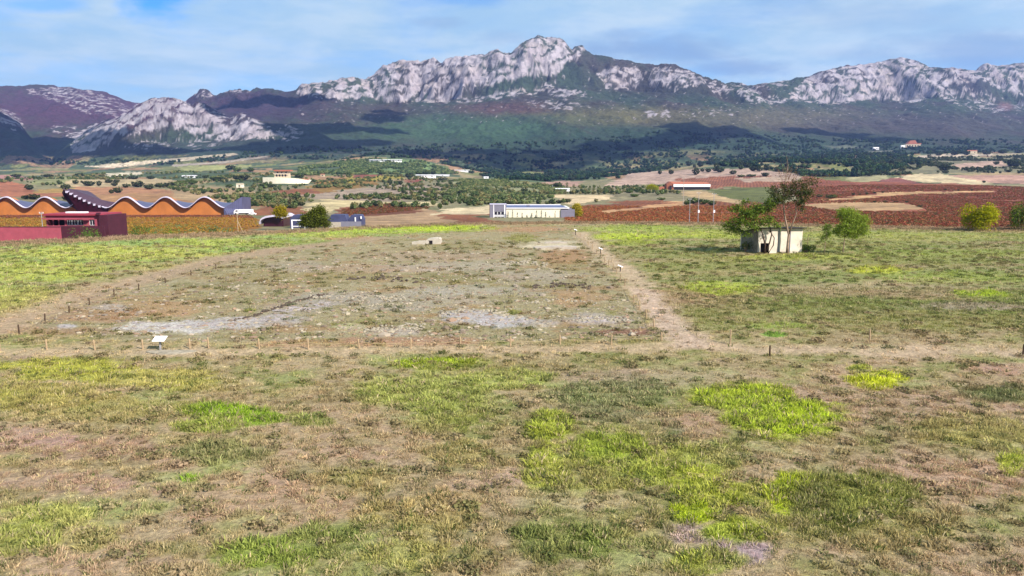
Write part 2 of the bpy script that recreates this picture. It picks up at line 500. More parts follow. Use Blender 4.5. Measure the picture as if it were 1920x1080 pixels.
# ---- the plateau
GREEN = [  # cx, cy, rx, ry, colour, strength
    (1400, 745, 95, 24, (158, 196, 44), .95), (1470, 785, 100, 36, (165, 205, 48), 1.0), (1400, 770, 60, 30, (150, 186, 60), .8),
    (1650, 712, 55, 16, (178, 204, 40), 1.0), (1612, 688, 22, 6, (160, 190, 50), .8),
    (430, 770, 80, 14, (112, 168, 24), .95), (390, 795, 60, 16, (128, 170, 50), .8), (485, 785, 42, 18, (112, 168, 30), .9),
    (580, 788, 50, 14, (105, 140, 55), .7), (355, 897, 20, 7, (120, 180, 40), .9), (400, 848, 75, 22, (120, 145, 90), .7),
    (130, 695, 170, 26, (156, 176, 62), .85), (300, 710, 110, 26, (162, 170, 90), .8), (60, 740, 120, 30, (150, 160, 80), .7),
    (180, 770, 150, 26, (150, 150, 92), .5), (810, 682, 90, 13, (130, 168, 30), 1.0), (780, 735, 130, 40, (145, 172, 85), .75),
    (960, 712, 95, 20, (150, 180, 85), .75), (850, 785, 80, 24, (135, 160, 75), .55), (1150, 745, 110, 40, (98, 124, 92), .95),
    (1180, 790, 90, 20, (95, 120, 90), .4), (1265, 808, 20, 8, (80, 120, 90), .7), (1030, 800, 45, 25, (155, 190, 55), .85),
    (1020, 870, 40, 55, (160, 190, 60), .75), (1140, 840, 70, 35, (135, 172, 50), .85), (1110, 890, 100, 40, (145, 165, 75), .6),
    (1250, 880, 80, 40, (150, 180, 65), .7), (1320, 910, 70, 40, (165, 195, 60), .75), (1300, 965, 50, 18, (160, 200, 30), .9),
    (1490, 930, 52, 42, (170, 208, 30), 1.0), (1400, 925, 60, 26, (150, 175, 60), .7), (1370, 995, 60, 22, (150, 190, 40), .85),
    (1430, 985, 70, 20, (140, 165, 60), .6), (1340, 860, 60, 30, (140, 170, 70), .5),
    (1600, 935, 110, 55, (118, 134, 72), 1.1), (1560, 985, 90, 30, (110, 130, 65), .5), (1060, 1020, 110, 45, (95, 128, 58), 1.15),
    (1330, 1055, 75, 22, (135, 160, 55), .8), (990, 1000, 40, 30, (90, 122, 62), .7), (1200, 990, 60, 40, (130, 145, 80), .5),
    (500, 1040, 90, 30, (120, 160, 60), .85), (620, 1010, 80, 28, (105, 135, 62), .7), (340, 1030, 80, 18, (120, 135, 80), .5),
    (90, 960, 110, 22, (150, 172, 88), .8), (40, 1000, 60, 36, (140, 170, 75), .8), (170, 1000, 60, 30, (155, 170, 100), .6),
    (1870, 740, 70, 16, (82, 104, 72), 1.45), (1400, 787, 14, 6, (96, 92, 66), 1.2), (1830, 812, 130, 34, (158, 165, 100), .7), (1900, 868, 28, 22, (160, 190, 60), .85),
    (1660, 785, 25, 10, (90, 95, 65), .7), (1700, 1010, 100, 45, (150, 148, 95), .5), (1500, 1010, 50, 20, (140, 160, 80), .4),
    (800, 960, 130, 50, (165, 160, 105), .55), (700, 900, 120, 30, (150, 150, 90), .4), (880, 850, 80, 30, (140, 150, 80), .5),
    (760, 1040, 90, 30, (165, 175, 100), .6), (880, 1040, 50, 20, (130, 150, 80), .5),
    (1360, 541, 70, 13, (150, 182, 62), .95), (1650, 506, 62, 8, (172, 195, 60), .95), (1845, 551, 50, 7, (150, 190, 50), .95),
    (1200, 430, 110, 7, (150, 185, 85), .8), (1180, 444, 70, 7, (168, 205, 62), .95), (1340, 440, 140, 7, (150, 180, 70), .8),
    (1180, 455, 60, 5, (140, 170, 60), .7), (1600, 440, 200, 6, (145, 168, 85), .6), (1500, 482, 130, 7, (150, 175, 70), .8),
    (1700, 445, 220, 8, (140, 160, 80), .6), (1760, 475, 200, 8, (120, 150, 65), .7), (1800, 520, 160, 10, (130, 160, 70), .7),
    (1560, 462, 160, 8, (120, 140, 70), .6), (1230, 475, 120, 10, (110, 125, 70), .6), (1700, 490, 180, 10, (118, 132, 72), .6),
    (1450, 575, 180, 15, (105, 118, 65), .6), (1700, 605, 230, 22, (110, 120, 65), .65), (1460, 612, 60, 8, (128, 168, 70), .7),
    (1300, 600, 90, 20, (112, 122, 68), .6), (1450, 628, 20, 4, (110, 180, 60), .9), (1320, 500, 120, 20, (120, 132, 72), .5),
    (700, 432, 130, 6, (150, 190, 70), .9), (830, 428, 90, 7, (165, 205, 60), .95), (600, 441, 90, 5, (150, 180, 80), .8),
    (420, 455, 120, 7, (160, 190, 85), .8), (200, 475, 220, 14, (168, 190, 90), .85), (60, 510, 140, 20, (165, 190, 88), .85),
    (300, 500, 140, 7, (150, 160, 90), .6), (30, 560, 100, 30, (160, 175, 95), .75), (520, 455, 120, 5, (120, 150, 65), .7),
    (640, 612, 22, 6, (125, 140, 50), .7), (690, 606, 30, 6, (130, 145, 70), .6), (1145, 590, 14, 6, (120, 132, 50), .8),
    (960, 585, 18, 5, (130, 150, 50), .7), (470, 583, 12, 4, (130, 150, 50), .7), (1220, 607, 12, 10, (140, 150, 60), .8),
    (1120, 640, 110, 7, (112, 115, 62), .7), (950, 690, 160, 12, (115, 118, 70), .6), (1150, 680, 90, 14, (110, 112, 72), .5),
    (600, 640, 40, 6, (110, 122, 60), .6), (960, 530, 150, 12, (130, 130, 80), .4), (1080, 500, 50, 12, (125, 118, 65), .6),
    (560, 520, 160, 14, (135, 130, 85), .5), (860, 462, 90, 6, (125, 125, 75), .6), (980, 448, 30, 8, (125, 138, 60), .8),
]
BARE = [
    (300, 580, 90, 14, (182, 144, 106), .7), (180, 590, 90, 16, (170, 130, 100), .6), (1090, 560, 50, 16, (178, 140, 105), .6),
    (1060, 480, 50, 16, (172, 128, 92), .7), (780, 640, 160, 8, (175, 130, 105), .7), (1180, 625, 60, 6, (135, 92, 78), .8),
    (560, 645, 100, 7, (175, 130, 105), .6), (100, 620, 120, 8, (165, 125, 100), .5), (980, 430, 90, 5, (180, 135, 100), .7),
    (640, 445, 70, 5, (178, 130, 105), .6), (820, 480, 160, 8, (178, 150, 130), .5), (700, 505, 150, 8, (185, 150, 130), .5),
    (1640, 545, 260, 14, (170, 148, 122), .55), (1820, 575, 120, 8, (168, 145, 140), .5), (1300, 560, 120, 18, (172, 140, 115), .5),
    (1650, 760, 260, 40, (172, 138, 122), .6), (1780, 900, 150, 50, (176, 140, 120), .5), (1310, 800, 60, 25, (170, 135, 115), .6),
    (1380, 1040, 60, 30, (172, 148, 158), .8), (1300, 1000, 50, 18, (175, 150, 155), .7), (1200, 710, 200, 20, (165, 140, 125), .4),
    (950, 890, 50, 18, (180, 150, 135), .6), (200, 840, 200, 25, (168, 132, 118), .55), (500, 930, 220, 50, (176, 140, 122), .6),
    (720, 830, 110, 30, (172, 140, 120), .4), (100, 900, 150, 20, (172, 138, 125), .5), (250, 920, 110, 20, (172, 136, 125), .4),
    (1800, 1040, 160, 40, (176, 142, 125), .5), (1080, 940, 160, 18, (178, 160, 125), .6), (600, 860, 160, 24, (170, 138, 122), .4),
    (1100, 775, 160, 14, (160, 130, 120), .3), (1880, 690, 90, 12, (178, 135, 125), .5), (60, 670, 60, 8, (150, 118, 105), .6),
    (330, 870, 60, 16, (178, 145, 125), .5), (760, 900, 60, 40, (182, 160, 140), .4), (60, 820, 110, 18, (172, 135, 130), .5),
]
SLAB = [  # bare pale rock
    (325, 613, 92, 13, (196, 188, 184), 1.0), (430, 608, 80, 12, (178, 170, 170), .95), (520, 600, 60, 12, (170, 162, 162), .7),
    (560, 580, 70, 12, (160, 150, 145), .5), (880, 592, 55, 15, (178, 172, 176), .85), (940, 602, 50, 12, (182, 176, 180), .9),
    (1010, 608, 40, 7, (176, 165, 162), .7), (1120, 600, 60, 14, (170, 158, 158), .7), (1030, 463, 60, 5, (208, 192, 165), .9),
    (128, 612, 22, 4, (185, 178, 185), .8), (210, 578, 40, 6, (170, 160, 155), .7), (730, 622, 50, 8, (178, 165, 160), .7),
    (320, 661, 60, 4, (165, 150, 150), .8), (380, 658, 30, 4, (176, 164, 140), .8), (600, 560, 60, 12, (165, 155, 150), .5),
    (660, 560, 90, 14, (170, 158, 150), .5), (800, 560, 110, 16, (172, 160, 152), .5), (860, 500, 120, 10, (178, 165, 155), .5),
    (1000, 520, 90, 12, (172, 158, 150), .5), (900, 545, 120, 10, (176, 168, 160), .5), (1040, 455, 50, 4, (196, 182, 158), .8),
    (750, 580, 50, 8, (165, 155, 150), .5), (660, 615, 40, 8, (178, 170, 135), .7), (560, 500, 60, 10, (172, 158, 150), .4),
]
SITE = [(225, 642), (60, 612), (110, 575), (300, 510), (430, 478), (640, 448), (760, 440), (900, 428), (940, 424), (1060, 424),
        (1100, 452), (1150, 520), (1190, 570), (1235, 640)]
PATHS = [  # polylines with half width in metres
    ([(1085, 436), (1110, 458), (1140, 485), (1175, 505), (1205, 545), (1235, 585), (1270, 625), (1320, 648), (1400, 655), (1560, 656), (1920, 660), (2400, 668)], 1.6, (188, 162, 136), 1.0),
    ([(-500, 662), (0, 661), (200, 660), (420, 660), (620, 657), (820, 654), (960, 652), (1180, 652), (1320, 652)], 1.35, (186, 160, 130), 1.0),
    ([(-300, 680), (0, 612), (90, 580), (180, 548), (300, 515), (420, 485), (540, 466), (700, 448)], 2.9, (178, 150, 124), .95),
    ([(1205, 545), (1232, 585), (1262, 625), (1300, 648)], 1.3, (190, 164, 146), .85),
]


def gblob(px, py, b, wob):
    cx, cy, rx, ry = b[:4]
    r = np.sqrt(((px - cx) / rx) ** 2 + ((py - cy) / ry) ** 2)
    return sstep(1.25, 0.72, r + wob)


def line_dist(X, Y, pts):
    d = np.full(X.shape, 1e9)
    for (x0, y0), (x1, y1) in zip(pts[:-1], pts[1:]):
        vx, vy = x1 - x0, y1 - y0
        L = vx * vx + vy * vy + 1e-9
        t = np.clip(((X - x0) * vx + (Y - y0) * vy) / L, 0, 1)
        d = np.minimum(d, np.hypot(X - x0 - t * vx, Y - y0 - t * vy))
    return d


def flat_xy(px, py):
    a, e = cam_dir(px, py)
    Y = -CH / e
    return a * Y, Y


PATHS_W = [([flat_xy(*p) for p in pts], w, c, s) for pts, w, c, s in PATHS]


def lin(c):
    return s2l(c)


def near_color(X, Y):
    """albedo of the plateau before scaling, grass amount, stone amount"""
    Yc = np.maximum(Y, 14)
    px, py = pix(X, Yc, X * 0)
    n = fbm(X / 3.0, Y / 3.0, 4, 61, .6)
    n2 = fbm(X / 0.9, Y / 0.9, 3, 62, .6)
    n3 = fbm(X / 9.0, Y / 9.0, 4, 63, .6)
    n4 = fbm(X / 22.0, Y / 7.0, 4, 64, .6)
    tan = lin((166, 146, 108))
    brown = lin((136, 116, 84))
    olive = lin((130, 130, 74))
    straw = lin((186, 166, 130))
    c = np.empty(X.shape + (3,))
    c[:] = tan
    f = sstep(-.35, .25, n)[..., None] * .9
    c = c * (1 - f) + f * olive
    f = (sstep(.0, .4, n3) * .7)[..., None]
    c = c * (1 - f) + f * lin((156, 132, 104))
    f = (sstep(.1, .5, n2) * .55)[..., None]
    c = c * (1 - f) + f * straw
    f = (sstep(.15, .6, -n2) * .5)[..., None]
    c = c * (1 - f) + f * brown
    f = (sstep(.0, .45, fbm(X / 8 + 9, Y / 8, 3, 168)) * sstep(600, 680, py) * .55)[..., None]
    c = c * (1 - f) + f * lin((158, 162, 104))
    f = (sstep(-.05, .4, fbm(X / 6.5 + 3, Y / 6.5, 3, 165)) * sstep(600, 700, py) * .6)[..., None]
    c = c * (1 - f) + f * lin((180, 148, 128))
    # right and left meadows behind
    far = ((py < 560) & (py > 400)).astype(float)
    mr = sstep(1090, 1200, px - (py - 440) * .9) * sstep(640, 560, py)
    ml = in_poly(px.ravel(), (py + 6 * n.clip(-1, 1)).ravel(),
                 [(-900, 470), (0, 452), (430, 436), (700, 422), (905, 415), (915, 432), (760, 445), (600, 459), (400, 477),
                  (200, 508), (0, 562), (-900, 700)]).reshape(px.shape).astype(float)
    grass = np.zeros(X.shape)
    f = (mr * sstep(-.3, .3, n4 + .1) * .75)[..., None]
    c = c * (1 - f) + f * lin((122, 132, 70))
    f = (ml * sstep(-.5, .3, n4 + .6 * fbm(X / 12, Y / 2.2, 3, 160)) * .8)[..., None]
    c = c * (1 - f) + f * lin((142, 166, 92))
    grass = np.maximum(grass, np.maximum(mr * .5, ml * .6))
    rim = sstep(-9, -2, Y - rim_y(X / Yc)) if False else sstep(0.93, 0.985, Y / rim_y(X / Yc) + .03 * n)
    f = (rim * .85)[..., None]
    c = c * (1 - f) + f * lin((196, 166, 132))
    site = in_poly((px + 10 * n).ravel(), (py + 5 * n2).ravel(), SITE).reshape(px.shape).astype(float)
    sc_ = np.empty(c.shape)
    sc_[:] = lin((164, 150, 114))
    g = sstep(-.1, .5, n4 + .3 * n2)[..., None]
    sc_ = sc_ * (1 - g) + g * lin((140, 130, 88))
    g = sstep(.05, .5, fbm(X / 5, Y / 5, 4, 66, .6))[..., None] * .8
    sc_ = sc_ * (1 - g) + g * lin((170, 134, 98))
    g = sstep(.05, .45, fbm(X / 1.6, Y / 1.2, 3, 67, .6))[..., None] * .55
    sc_ = sc_ * (1 - g) + g * lin((190, 178, 152))
    f = (site * .85)[..., None]
    c = c * (1 - f) + f * sc_
    wob = 0.55 * n + 0.30 * n2 + .25 * n3
    stone = site * .35
    for b in BARE:
        b = b[:4] + (tuple(.88 * u + .12 * v for u, v in zip(b[4], (168, 148, 116))), min(1, b[5] * 1.3))
        f = (gblob(px, py, b, wob) * b[5] * .9 * sstep(-.5, .1, n2 + .3))[..., None]
        c = c * (1 - f) + f * lin(b[4])
    for b in GREEN:
        b = b[:4] + (tuple(0.68 * u + .32 * v for u, v in zip(b[4], (150, 150, 86))), b[5])
        m = gblob(px, py, b, wob) * b[5] * (.62 if b[4][1] < 136 else 1.0)
        m = m * sstep(-.55, .0, n2 + .5 * n + .30 + .25 * b[5])      # broken by bare spots
        grass = np.maximum(grass, m)
        f = m[..., None]
        tone = (1 + .35 * n2 + .25 * n)[..., None]
        c = c * (1 - f) + f * lin(b[4]) * np.array([1.16, .95, 1.0]) * np.clip(tone, .55, 1.5)
    for b in SLAB:
        b = b[:4] + (tuple(.92 * u + .08 * v for u, v in zip(b[4], (196, 180, 150))), b[5])
        m = gblob(px, py, b, wob * .8) * b[5]
        stone = np.maximum(stone, m)
        grass = grass * (1 - m)
        f = (m * sstep(-.5, 0, n2 + .1))[..., None]
        c = c * (1 - f) + f * lin(b[4])
    pth = np.zeros(X.shape)
    for pts, w, col, s in PATHS_W:
        d = line_dist(X, Y, pts) + 1.0 * n + .4 * n2
        m = np.clip(sstep(w * 1.6, w * .3, d) * s, 0, .93) * (.78 + .22 * sstep(-.2, .3, n2))
        pth = np.maximum(pth, m)
        f = m[..., None]
        c = c * (1 - f) + f * lin(col) * np.clip(1 + .3 * n2[..., None], .7, 1.3)
    grass = grass * (1 - pth)
    c = c * np.array([1.31, 1.34, 1.30])
    c = c * (1 - .22 * site * (1 - np.clip(stone, 0, 1)))[..., None]
    return c, np.clip(grass, 0, 1), stone, pth, px, py


FOREST = [(-900, 300), (200, 310), (330, 309), (500, 296), (640, 302), (700, 296), (800, 298), (870, 322), (960, 345), (1080, 338),
          (1160, 335), (1250, 318), (1300, 306), (1420, 318), (1500, 330), (1600, 334), (1700, 315), (1750, 305),
          (1690, 292), (1920, 284), (1920, 262), (1600, 262), (1250, 246), (1100, 262), (900, 270), (560, 276), (300, 300), (-900, 296)]


def far_color(X, Y, Z):
    px, py = pix(X, Y, Z)
    n = fbm(X / 60, Y / 60, 4, 71, .55)
    n2 = fbm(X / 14, Y / 14, 3, 72, .55)
    dpx = F / np.maximum(Y, 50)
    wx = px + 14 * dpx * n + 2.0 * n2
    wy = py + 2.0 * dpx * n + .7 * n2
    base = np.empty(X.shape + (3,))
    base[:] = lin((148, 140, 104))
    f = sstep(-.1, .4, n)[..., None]
    base = base * (1 - f) + f * lin((120, 120, 80))
    f = sstep(.05, .5, n2)[..., None] * .5
    base = base * (1 - f) + f * lin((182, 158, 124))
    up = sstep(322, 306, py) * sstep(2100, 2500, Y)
    m = up[..., None]
    veg = np.empty(base.shape)
    veg[:] = lin((70, 88, 66))
    f = sstep(-.2, .5, fbm(X / 260, Y / 400, 4, 73))[..., None]
    veg = veg * (1 - f) + f * lin((84, 78, 70))
    base = base * (1 - m) + m * veg
    for i, (poly, colr) in enumerate(FIELDS):
        if colr[1] < 116 and colr[0] > 160:
            colr = tuple(.62 * u + .38 * v for u, v in zip(colr, (136, 104, 76)))
        mk = in_poly(wx, wy, poly)
        if i == 0:
            mk = mk & (Y > 800)
            base[mk] = lin(colr) * (.8 + .4 * sstep(-.3, .5, n[mk]))[:, None]
            # scattered small plots between the woods
            pl = mk & (fbm(X / 190, Y / 260, 3, 78) > .16)
            base[pl] = lin((168, 152, 108))
            pq = mk & (fbm(X / 150 + 7, Y / 200, 3, 79) > .14)
            base[pq] = lin((132, 134, 78)) * (1 + .3 * n2[pq])[:, None]
            pq = mk & (fbm(X / 130 + 3, Y / 260, 3, 80) > .26)
            base[pq] = lin((176, 140, 104)) * (1 + .3 * n2[pq])[:, None]
            pq = mk & (fbm(X / 34, Y / 60, 3, 77) > .18)
            base[pq] *= .62
            continue
        tone = np.clip(1 + .42 * n[mk] + .34 * n2[mk], .5, 1.6)[:, None]
        base[mk] = lin(colr) * tone
    for (cx, cy, rx, ry, colr, s) in SLOPES:
        r = np.sqrt(((px - cx) / rx) ** 2 + ((py - cy) / ry) ** 2) + .35 * n
        f = (sstep(1.3, .3, r) * s * up)[..., None]
        base = base * (1 - f) + f * lin(colr)
    for poly, colr in [([(322, 309), (420, 302), (500, 292), (502, 295), (420, 306), (322, 312)], (196, 180, 160)), ([(162, 312), (200, 308), (440, 287), (447, 290), (330, 303), (200, 315)], (236, 216, 184))]:
        mk = in_poly(px, py, poly)
        base[mk] = lin(colr)
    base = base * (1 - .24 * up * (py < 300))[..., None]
    # bare rock
    big = Y > 2400
    rock = np.zeros(X.shape)
    w1 = 26 * n / 1.0
    rx_ = px + 6 * fbm(X / 45, Z / 45, 4, 81, .6) + 2.2 * fbm(X / 12, Z / 12, 3, 84)
    ry_ = py + 5 * fbm(X / 45 + 9, Z / 45, 4, 82, .6) + 2.2 * fbm(X / 12, Z / 12, 3, 85)
    tex = .5 + .75 * fbm(X / 55, Z / 26 + Y / 80, 5, 83, .65)
    for poly, s in ROCKS:
        mk = in_poly(rx_, ry_, poly) & big
        v = np.where(tex > (1 - s) * 1.05 + .02, 1.0, 0.0)
        rock = np.maximum(rock, mk * v * (1 if s > .9 else s * .3 + .7))
    crev = ridged((X + .5 * Z) / 120, (Z - .35 * X) / 80 + Y / 260, 4, 86, .5)
    crack = sstep(1.28, 1.42, crev) * .95 + sstep(.2, .0, crev) * .15
    crack2 = sstep(1.2, 1.34, ridged((X - Z) / 60, (Z + .6 * X) / 60, 3, 88, .5)) * .5
    rock = rock * np.clip(1 - crack - crack2, 0, 1)
    spk = (fbm(X / 16, Y / 30, 3, 89, .7) > .62) & big & (up > .9) & (py < 232) & (px > 560)
    rock = np.maximum(rock, spk * .75)
    rc = np.empty(base.shape)
    rc[:] = lin((200, 190, 196))
    f = sstep(-.2, .5, fbm(X / 130, Z / 120, 4, 90))[..., None] * .4
    rc = rc * (1 - f) + f * lin((174, 156, 158))
    f = sstep(.1, .5, fbm(X / 160, Z / 60, 4, 91))[..., None] * .4
    rc = rc * (1 - f) + f * lin((208, 192, 182))
    f = rock[..., None]
    base = base * (1 - f) + f * rc
    red_ = sstep(1.5, 2.6, base[..., 0] / (base[..., 1] + 1e-4)) * (Y < 2300)
    rock = rock + red_
    return base, rock, up, px, py


# ------------------------------------------------------------------ objects helpers
def tag(o, label=None, cat=None, group=None, kind=None):
    if label:
        o['label'] = label
    if cat:
        o['category'] = cat
    if group:
        o['group'] = group
    if kind:
        o['kind'] = kind
    return o


def link(name, data, parent=None, loc=None, rotz=None):
    o = bpy.data.objects.new(name, data)
    COL.objects.link(o)
    if parent is not None:
        o.parent = parent
    if loc is not None:
        o.location = loc
    if rotz is not None:
        o.rotation_euler = (0, 0, rotz)
    return o


def empty(name, loc, rotz=0, **kw):
    o = link(name, None, None, loc, rotz)
    o.empty_display_size = 0.3
    tag(o, **kw)
    return o


def grid_mesh(name, X, Y, Z, col, extra, mat):
    nr, nc = X.shape
    me = bpy.data.meshes.new(name)
    nv = nr * nc
    me.vertices.add(nv)
    co = np.stack([X, Y, Z], -1).reshape(-1).astype(np.float32)
    me.vertices.foreach_set('co', co)
    idx = np.arange(nv).reshape(nr, nc)
    q = np.stack([idx[:-1, :-1], idx[:-1, 1:], idx[1:, 1:], idx[1:, :-1]], -1).reshape(-1)
    nq = (nr - 1) * (nc - 1)
    me.loops.add(nq * 4)
    me.loops.foreach_set('vertex_index', q.astype(np.int32))
    me.polygons.add(nq)
    me.polygons.foreach_set('loop_start', (np.arange(nq) * 4).astype(np.int32))
    me.polygons.foreach_set('use_smooth', np.ones(nq, bool))
    me.update(calc_edges=True)
    at_ = me.attributes.new('col', 'FLOAT_COLOR', 'POINT')
    c4 = np.ones((nv, 4), np.float32)
    c4[:, :3] = col.reshape(-1, 3) * K
    at_.data.foreach_set('color', c4.reshape(-1))
    for k, v in extra.items():
        a_ = me.attributes.new(k, 'FLOAT', 'POINT')
        a_.data.foreach_set('value', v.reshape(-1).astype(np.float32))
    me.materials.append(mat)
    me.validate()
    return link(name, me)


def new_mat(name):
    m = bpy.data.materials.new(name)
    m.use_nodes = True
    m.node_tree.nodes.clear()
    N = NT(m.node_tree)
    o = N.n('ShaderNodeOutputMaterial')
    p = N.n('ShaderNodeBsdfPrincipled', ins={'Roughness': 0.9, 'Specular IOR Level': 0.2})
    m.node_tree.links.new(p.outputs[0], o.inputs[0])
    return m, N, p


def bump(N, p, h, strength, dist):
    b = N.n('ShaderNodeBump', ins={'Height': h, 'Strength': strength, 'Distance': dist})
    N.t.links.new(b.outputs[0], p.inputs['Normal'])


def mat_near():
    m, N, p = new_mat('meadow_soil')
    g = N.n('ShaderNodeNewGeometry').outputs['Position']
    c = N.n('ShaderNodeAttribute', attribute_name='col').outputs['Color']
    a1 = N.noise(g, 5.0, 5, .7)
    a2 = N.noise(g, 1.1, 5, .65)
    a3 = N.noise(g, 22.0, 3, .7)
    k = N.ramp(a1, .3, .7, .62, 1.36)
    c = N.mix(1.0, c, N.n('ShaderNodeCombineColor', ins={0: k, 1: k, 2: k}).outputs[0], 'MULTIPLY')
    f = N.math('MULTIPLY', N.ramp(a2, .52, .72), .45)
    c = N.mix(f, c, alb(150, 128, 96))
    f = N.math('MULTIPLY', N.ramp(a3, .58, .72), .4)
    c = N.mix(f, c, alb(196, 176, 140))
    N.t.links.new(c, p.inputs['Base Color'])
    bump(N, p, N.math('ADD', a1, N.math('MULTIPLY', a3, .5)), .9, .12)
    return m


def mat_far():
    m, N, p = new_mat('valley_soil')
    g = N.n('ShaderNodeNewGeometry').outputs['Position']
    c = N.n('ShaderNodeAttribute', attribute_name='col').outputs['Color']
    rk = N.n('ShaderNodeAttribute', attribute_name='rock').outputs['Fac']
    a1 = N.noise(g, .09, 7, .68)
    a2 = N.noise(g, .35, 4, .6)
    k = N.ramp(a1, .3, .7, .74, 1.26)
    k2 = N.ramp(a2, .3, .7, .86, 1.14)
    k = N.math('MULTIPLY', k, k2)
    mpv = N.n('ShaderNodeMapping', ins={'Vector': g, 'Rotation': (0, 0, .3)}).outputs[0]
    wv = N.n('ShaderNodeTexWave', wave_type='BANDS', bands_direction='X', ins={'Vector': mpv, 'Scale': .075, 'Distortion': 1.2, 'Detail': 2.0, 'Detail Scale': .4}).outputs['Fac']
    k = N.math('MULTIPLY', k, N.math('SUBTRACT', 1.0, N.math('MULTIPLY', N.math('MULTIPLY', wv, rk), .42)))
    c = N.mix(1.0, c, N.n('ShaderNodeCombineColor', ins={0: k, 1: k, 2: k}).outputs[0], 'MULTIPLY')
    N.t.links.new(c, p.inputs['Base Color'])
    bump(N, p, a1, .6, 3.0)
    return m


def mat_mount():
    m, N, p = new_mat('mountain_rock')
    g = N.n('ShaderNodeNewGeometry').outputs['Position']
    c = N.n('ShaderNodeAttribute', attribute_name='col').outputs['Color']
    rk = N.n('ShaderNodeAttribute', attribute_name='rock').outputs['Fac']
    mp = N.n('ShaderNodeMapping', ins={'Vector': g, 'Scale': (1.0, .8, .9), 'Rotation': (.2, .5, .3)}).outputs[0]
    a1 = N.noise(mp, .03, 9, .72, .4)
    a2 = N.noise(g, .07, 6, .7)
    v = N.n('ShaderNodeTexVoronoi', feature='DISTANCE_TO_EDGE', ins={'Vector': N.mix(.22, mp, N.n('ShaderNodeTexNoise', ins={'Vector': mp, 'Scale': .02, 'Detail': 5.0}).outputs[1]) if False else mp, 'Scale': .022}).outputs[0]
    k = N.ramp(a1, .3, .7, .84, 1.1)
    veg = N.ramp(a2, .3, .7, .6, 1.45)
    kk = N.n('ShaderNodeMix', data_type='FLOAT', ins={0: rk, 2: veg, 3: k}).outputs[0]
    c = N.mix(1.0, c, N.n('ShaderNodeCombineColor', ins={0: kk, 1: kk, 2: kk}).outputs[0], 'MULTIPLY')
    # dark bushes clinging to ledges of the rock
    f = N.math('MULTIPLY', N.ramp(a1, .62, .66), N.math('MULTIPLY', rk, .55))
    c = N.mix(f, c, alb(70, 66, 66))
    N.t.links.new(c, p.inputs['Base Color'])
    h = N.math('ADD', N.math('MULTIPLY', a1, 1.0), N.math('MULTIPLY', a2, .5))
    bump(N, p, h, .9, 15.0)
    return m


def simple(name, rgb, rough=.8, var=.18, scale=3.0, k=None, metal=0.0, bmp=0.0, spec=.3, stripes=None):
    m, N, p = new_mat(name)
    g = N.n('ShaderNodeTexCoord').outputs['Object']
    a = N.noise(g, scale, 5, .65)
    c0 = alb(*rgb, k=k)
    c = N.mix(N.ramp(a, .3, .7), tuple(x * (1 - var) for x in c0), tuple(min(1, x * (1 + var)) for x in c0))
    if stripes:
        wv = N.n('ShaderNodeTexWave', wave_type='BANDS', bands_direction=stripes[0],
                 ins={'Vector': g, 'Scale': stripes[1], 'Distortion': .6, 'Detail': 2.0}).outputs['Fac']
        c = N.mix(N.math('MULTIPLY', wv, stripes[2]), c, tuple(x * .55 for x in c0))
    N.t.links.new(c, p.inputs['Base Color'])
    p.inputs['Roughness'].default_value = rough
    p.inputs['Metallic'].default_value = metal
    p.inputs['Specular IOR Level'].default_value = spec
    if bmp:
        bump(N, p, a, .6, bmp)
    return m


def leafy(name, c1, c2, trans=.25, inst=False):
    """leaf material whose tone changes from leaf to leaf; inst: colour comes from the scatter point"""
    m = bpy.data.materials.new(name)
    m.use_nodes = True
    m.node_tree.nodes.clear()
    N = NT(m.node_tree)
    o = N.n('ShaderNodeOutputMaterial')
    if inst:
        a = N.n('ShaderNodeAttribute', attribute_name='col', attribute_type='INSTANCER').outputs['Color']
        r = N.n('ShaderNodeNewGeometry').outputs['Random Per Island']
        k = N.ramp(r, 0, 1, .62, 1.42, smooth=False)
        c = N.mix(1.0, a, N.n('ShaderNodeCombineColor', ins={0: k, 1: k, 2: k}).outputs[0], 'MULTIPLY')
    else:
        r = N.n('ShaderNodeNewGeometry').outputs['Random Per Island']
        ob = N.n('ShaderNodeObjectInfo').outputs['Random']
        c = N.mix(r, alb(*c1), alb(*c2))
        k = N.ramp(ob, 0, 1, .8, 1.2, smooth=False)
        c = N.mix(1.0, c, N.n('ShaderNodeCombineColor', ins={0: k, 1: k, 2: k}).outputs[0], 'MULTIPLY')
    d = N.n('ShaderNodeBsdfDiffuse', ins={0: c})
    t = N.n('ShaderNodeBsdfTranslucent', ins={0: c})
    mx = N.n('ShaderNodeMixShader', ins={0: trans})
    m.node_tree.links.new(d.outputs[0], mx.inputs[1])
    m.node_tree.links.new(t.outputs[0], mx.inputs[2])
    m.node_tree.links.new(mx.outputs[0], o.inputs[0])
    return m


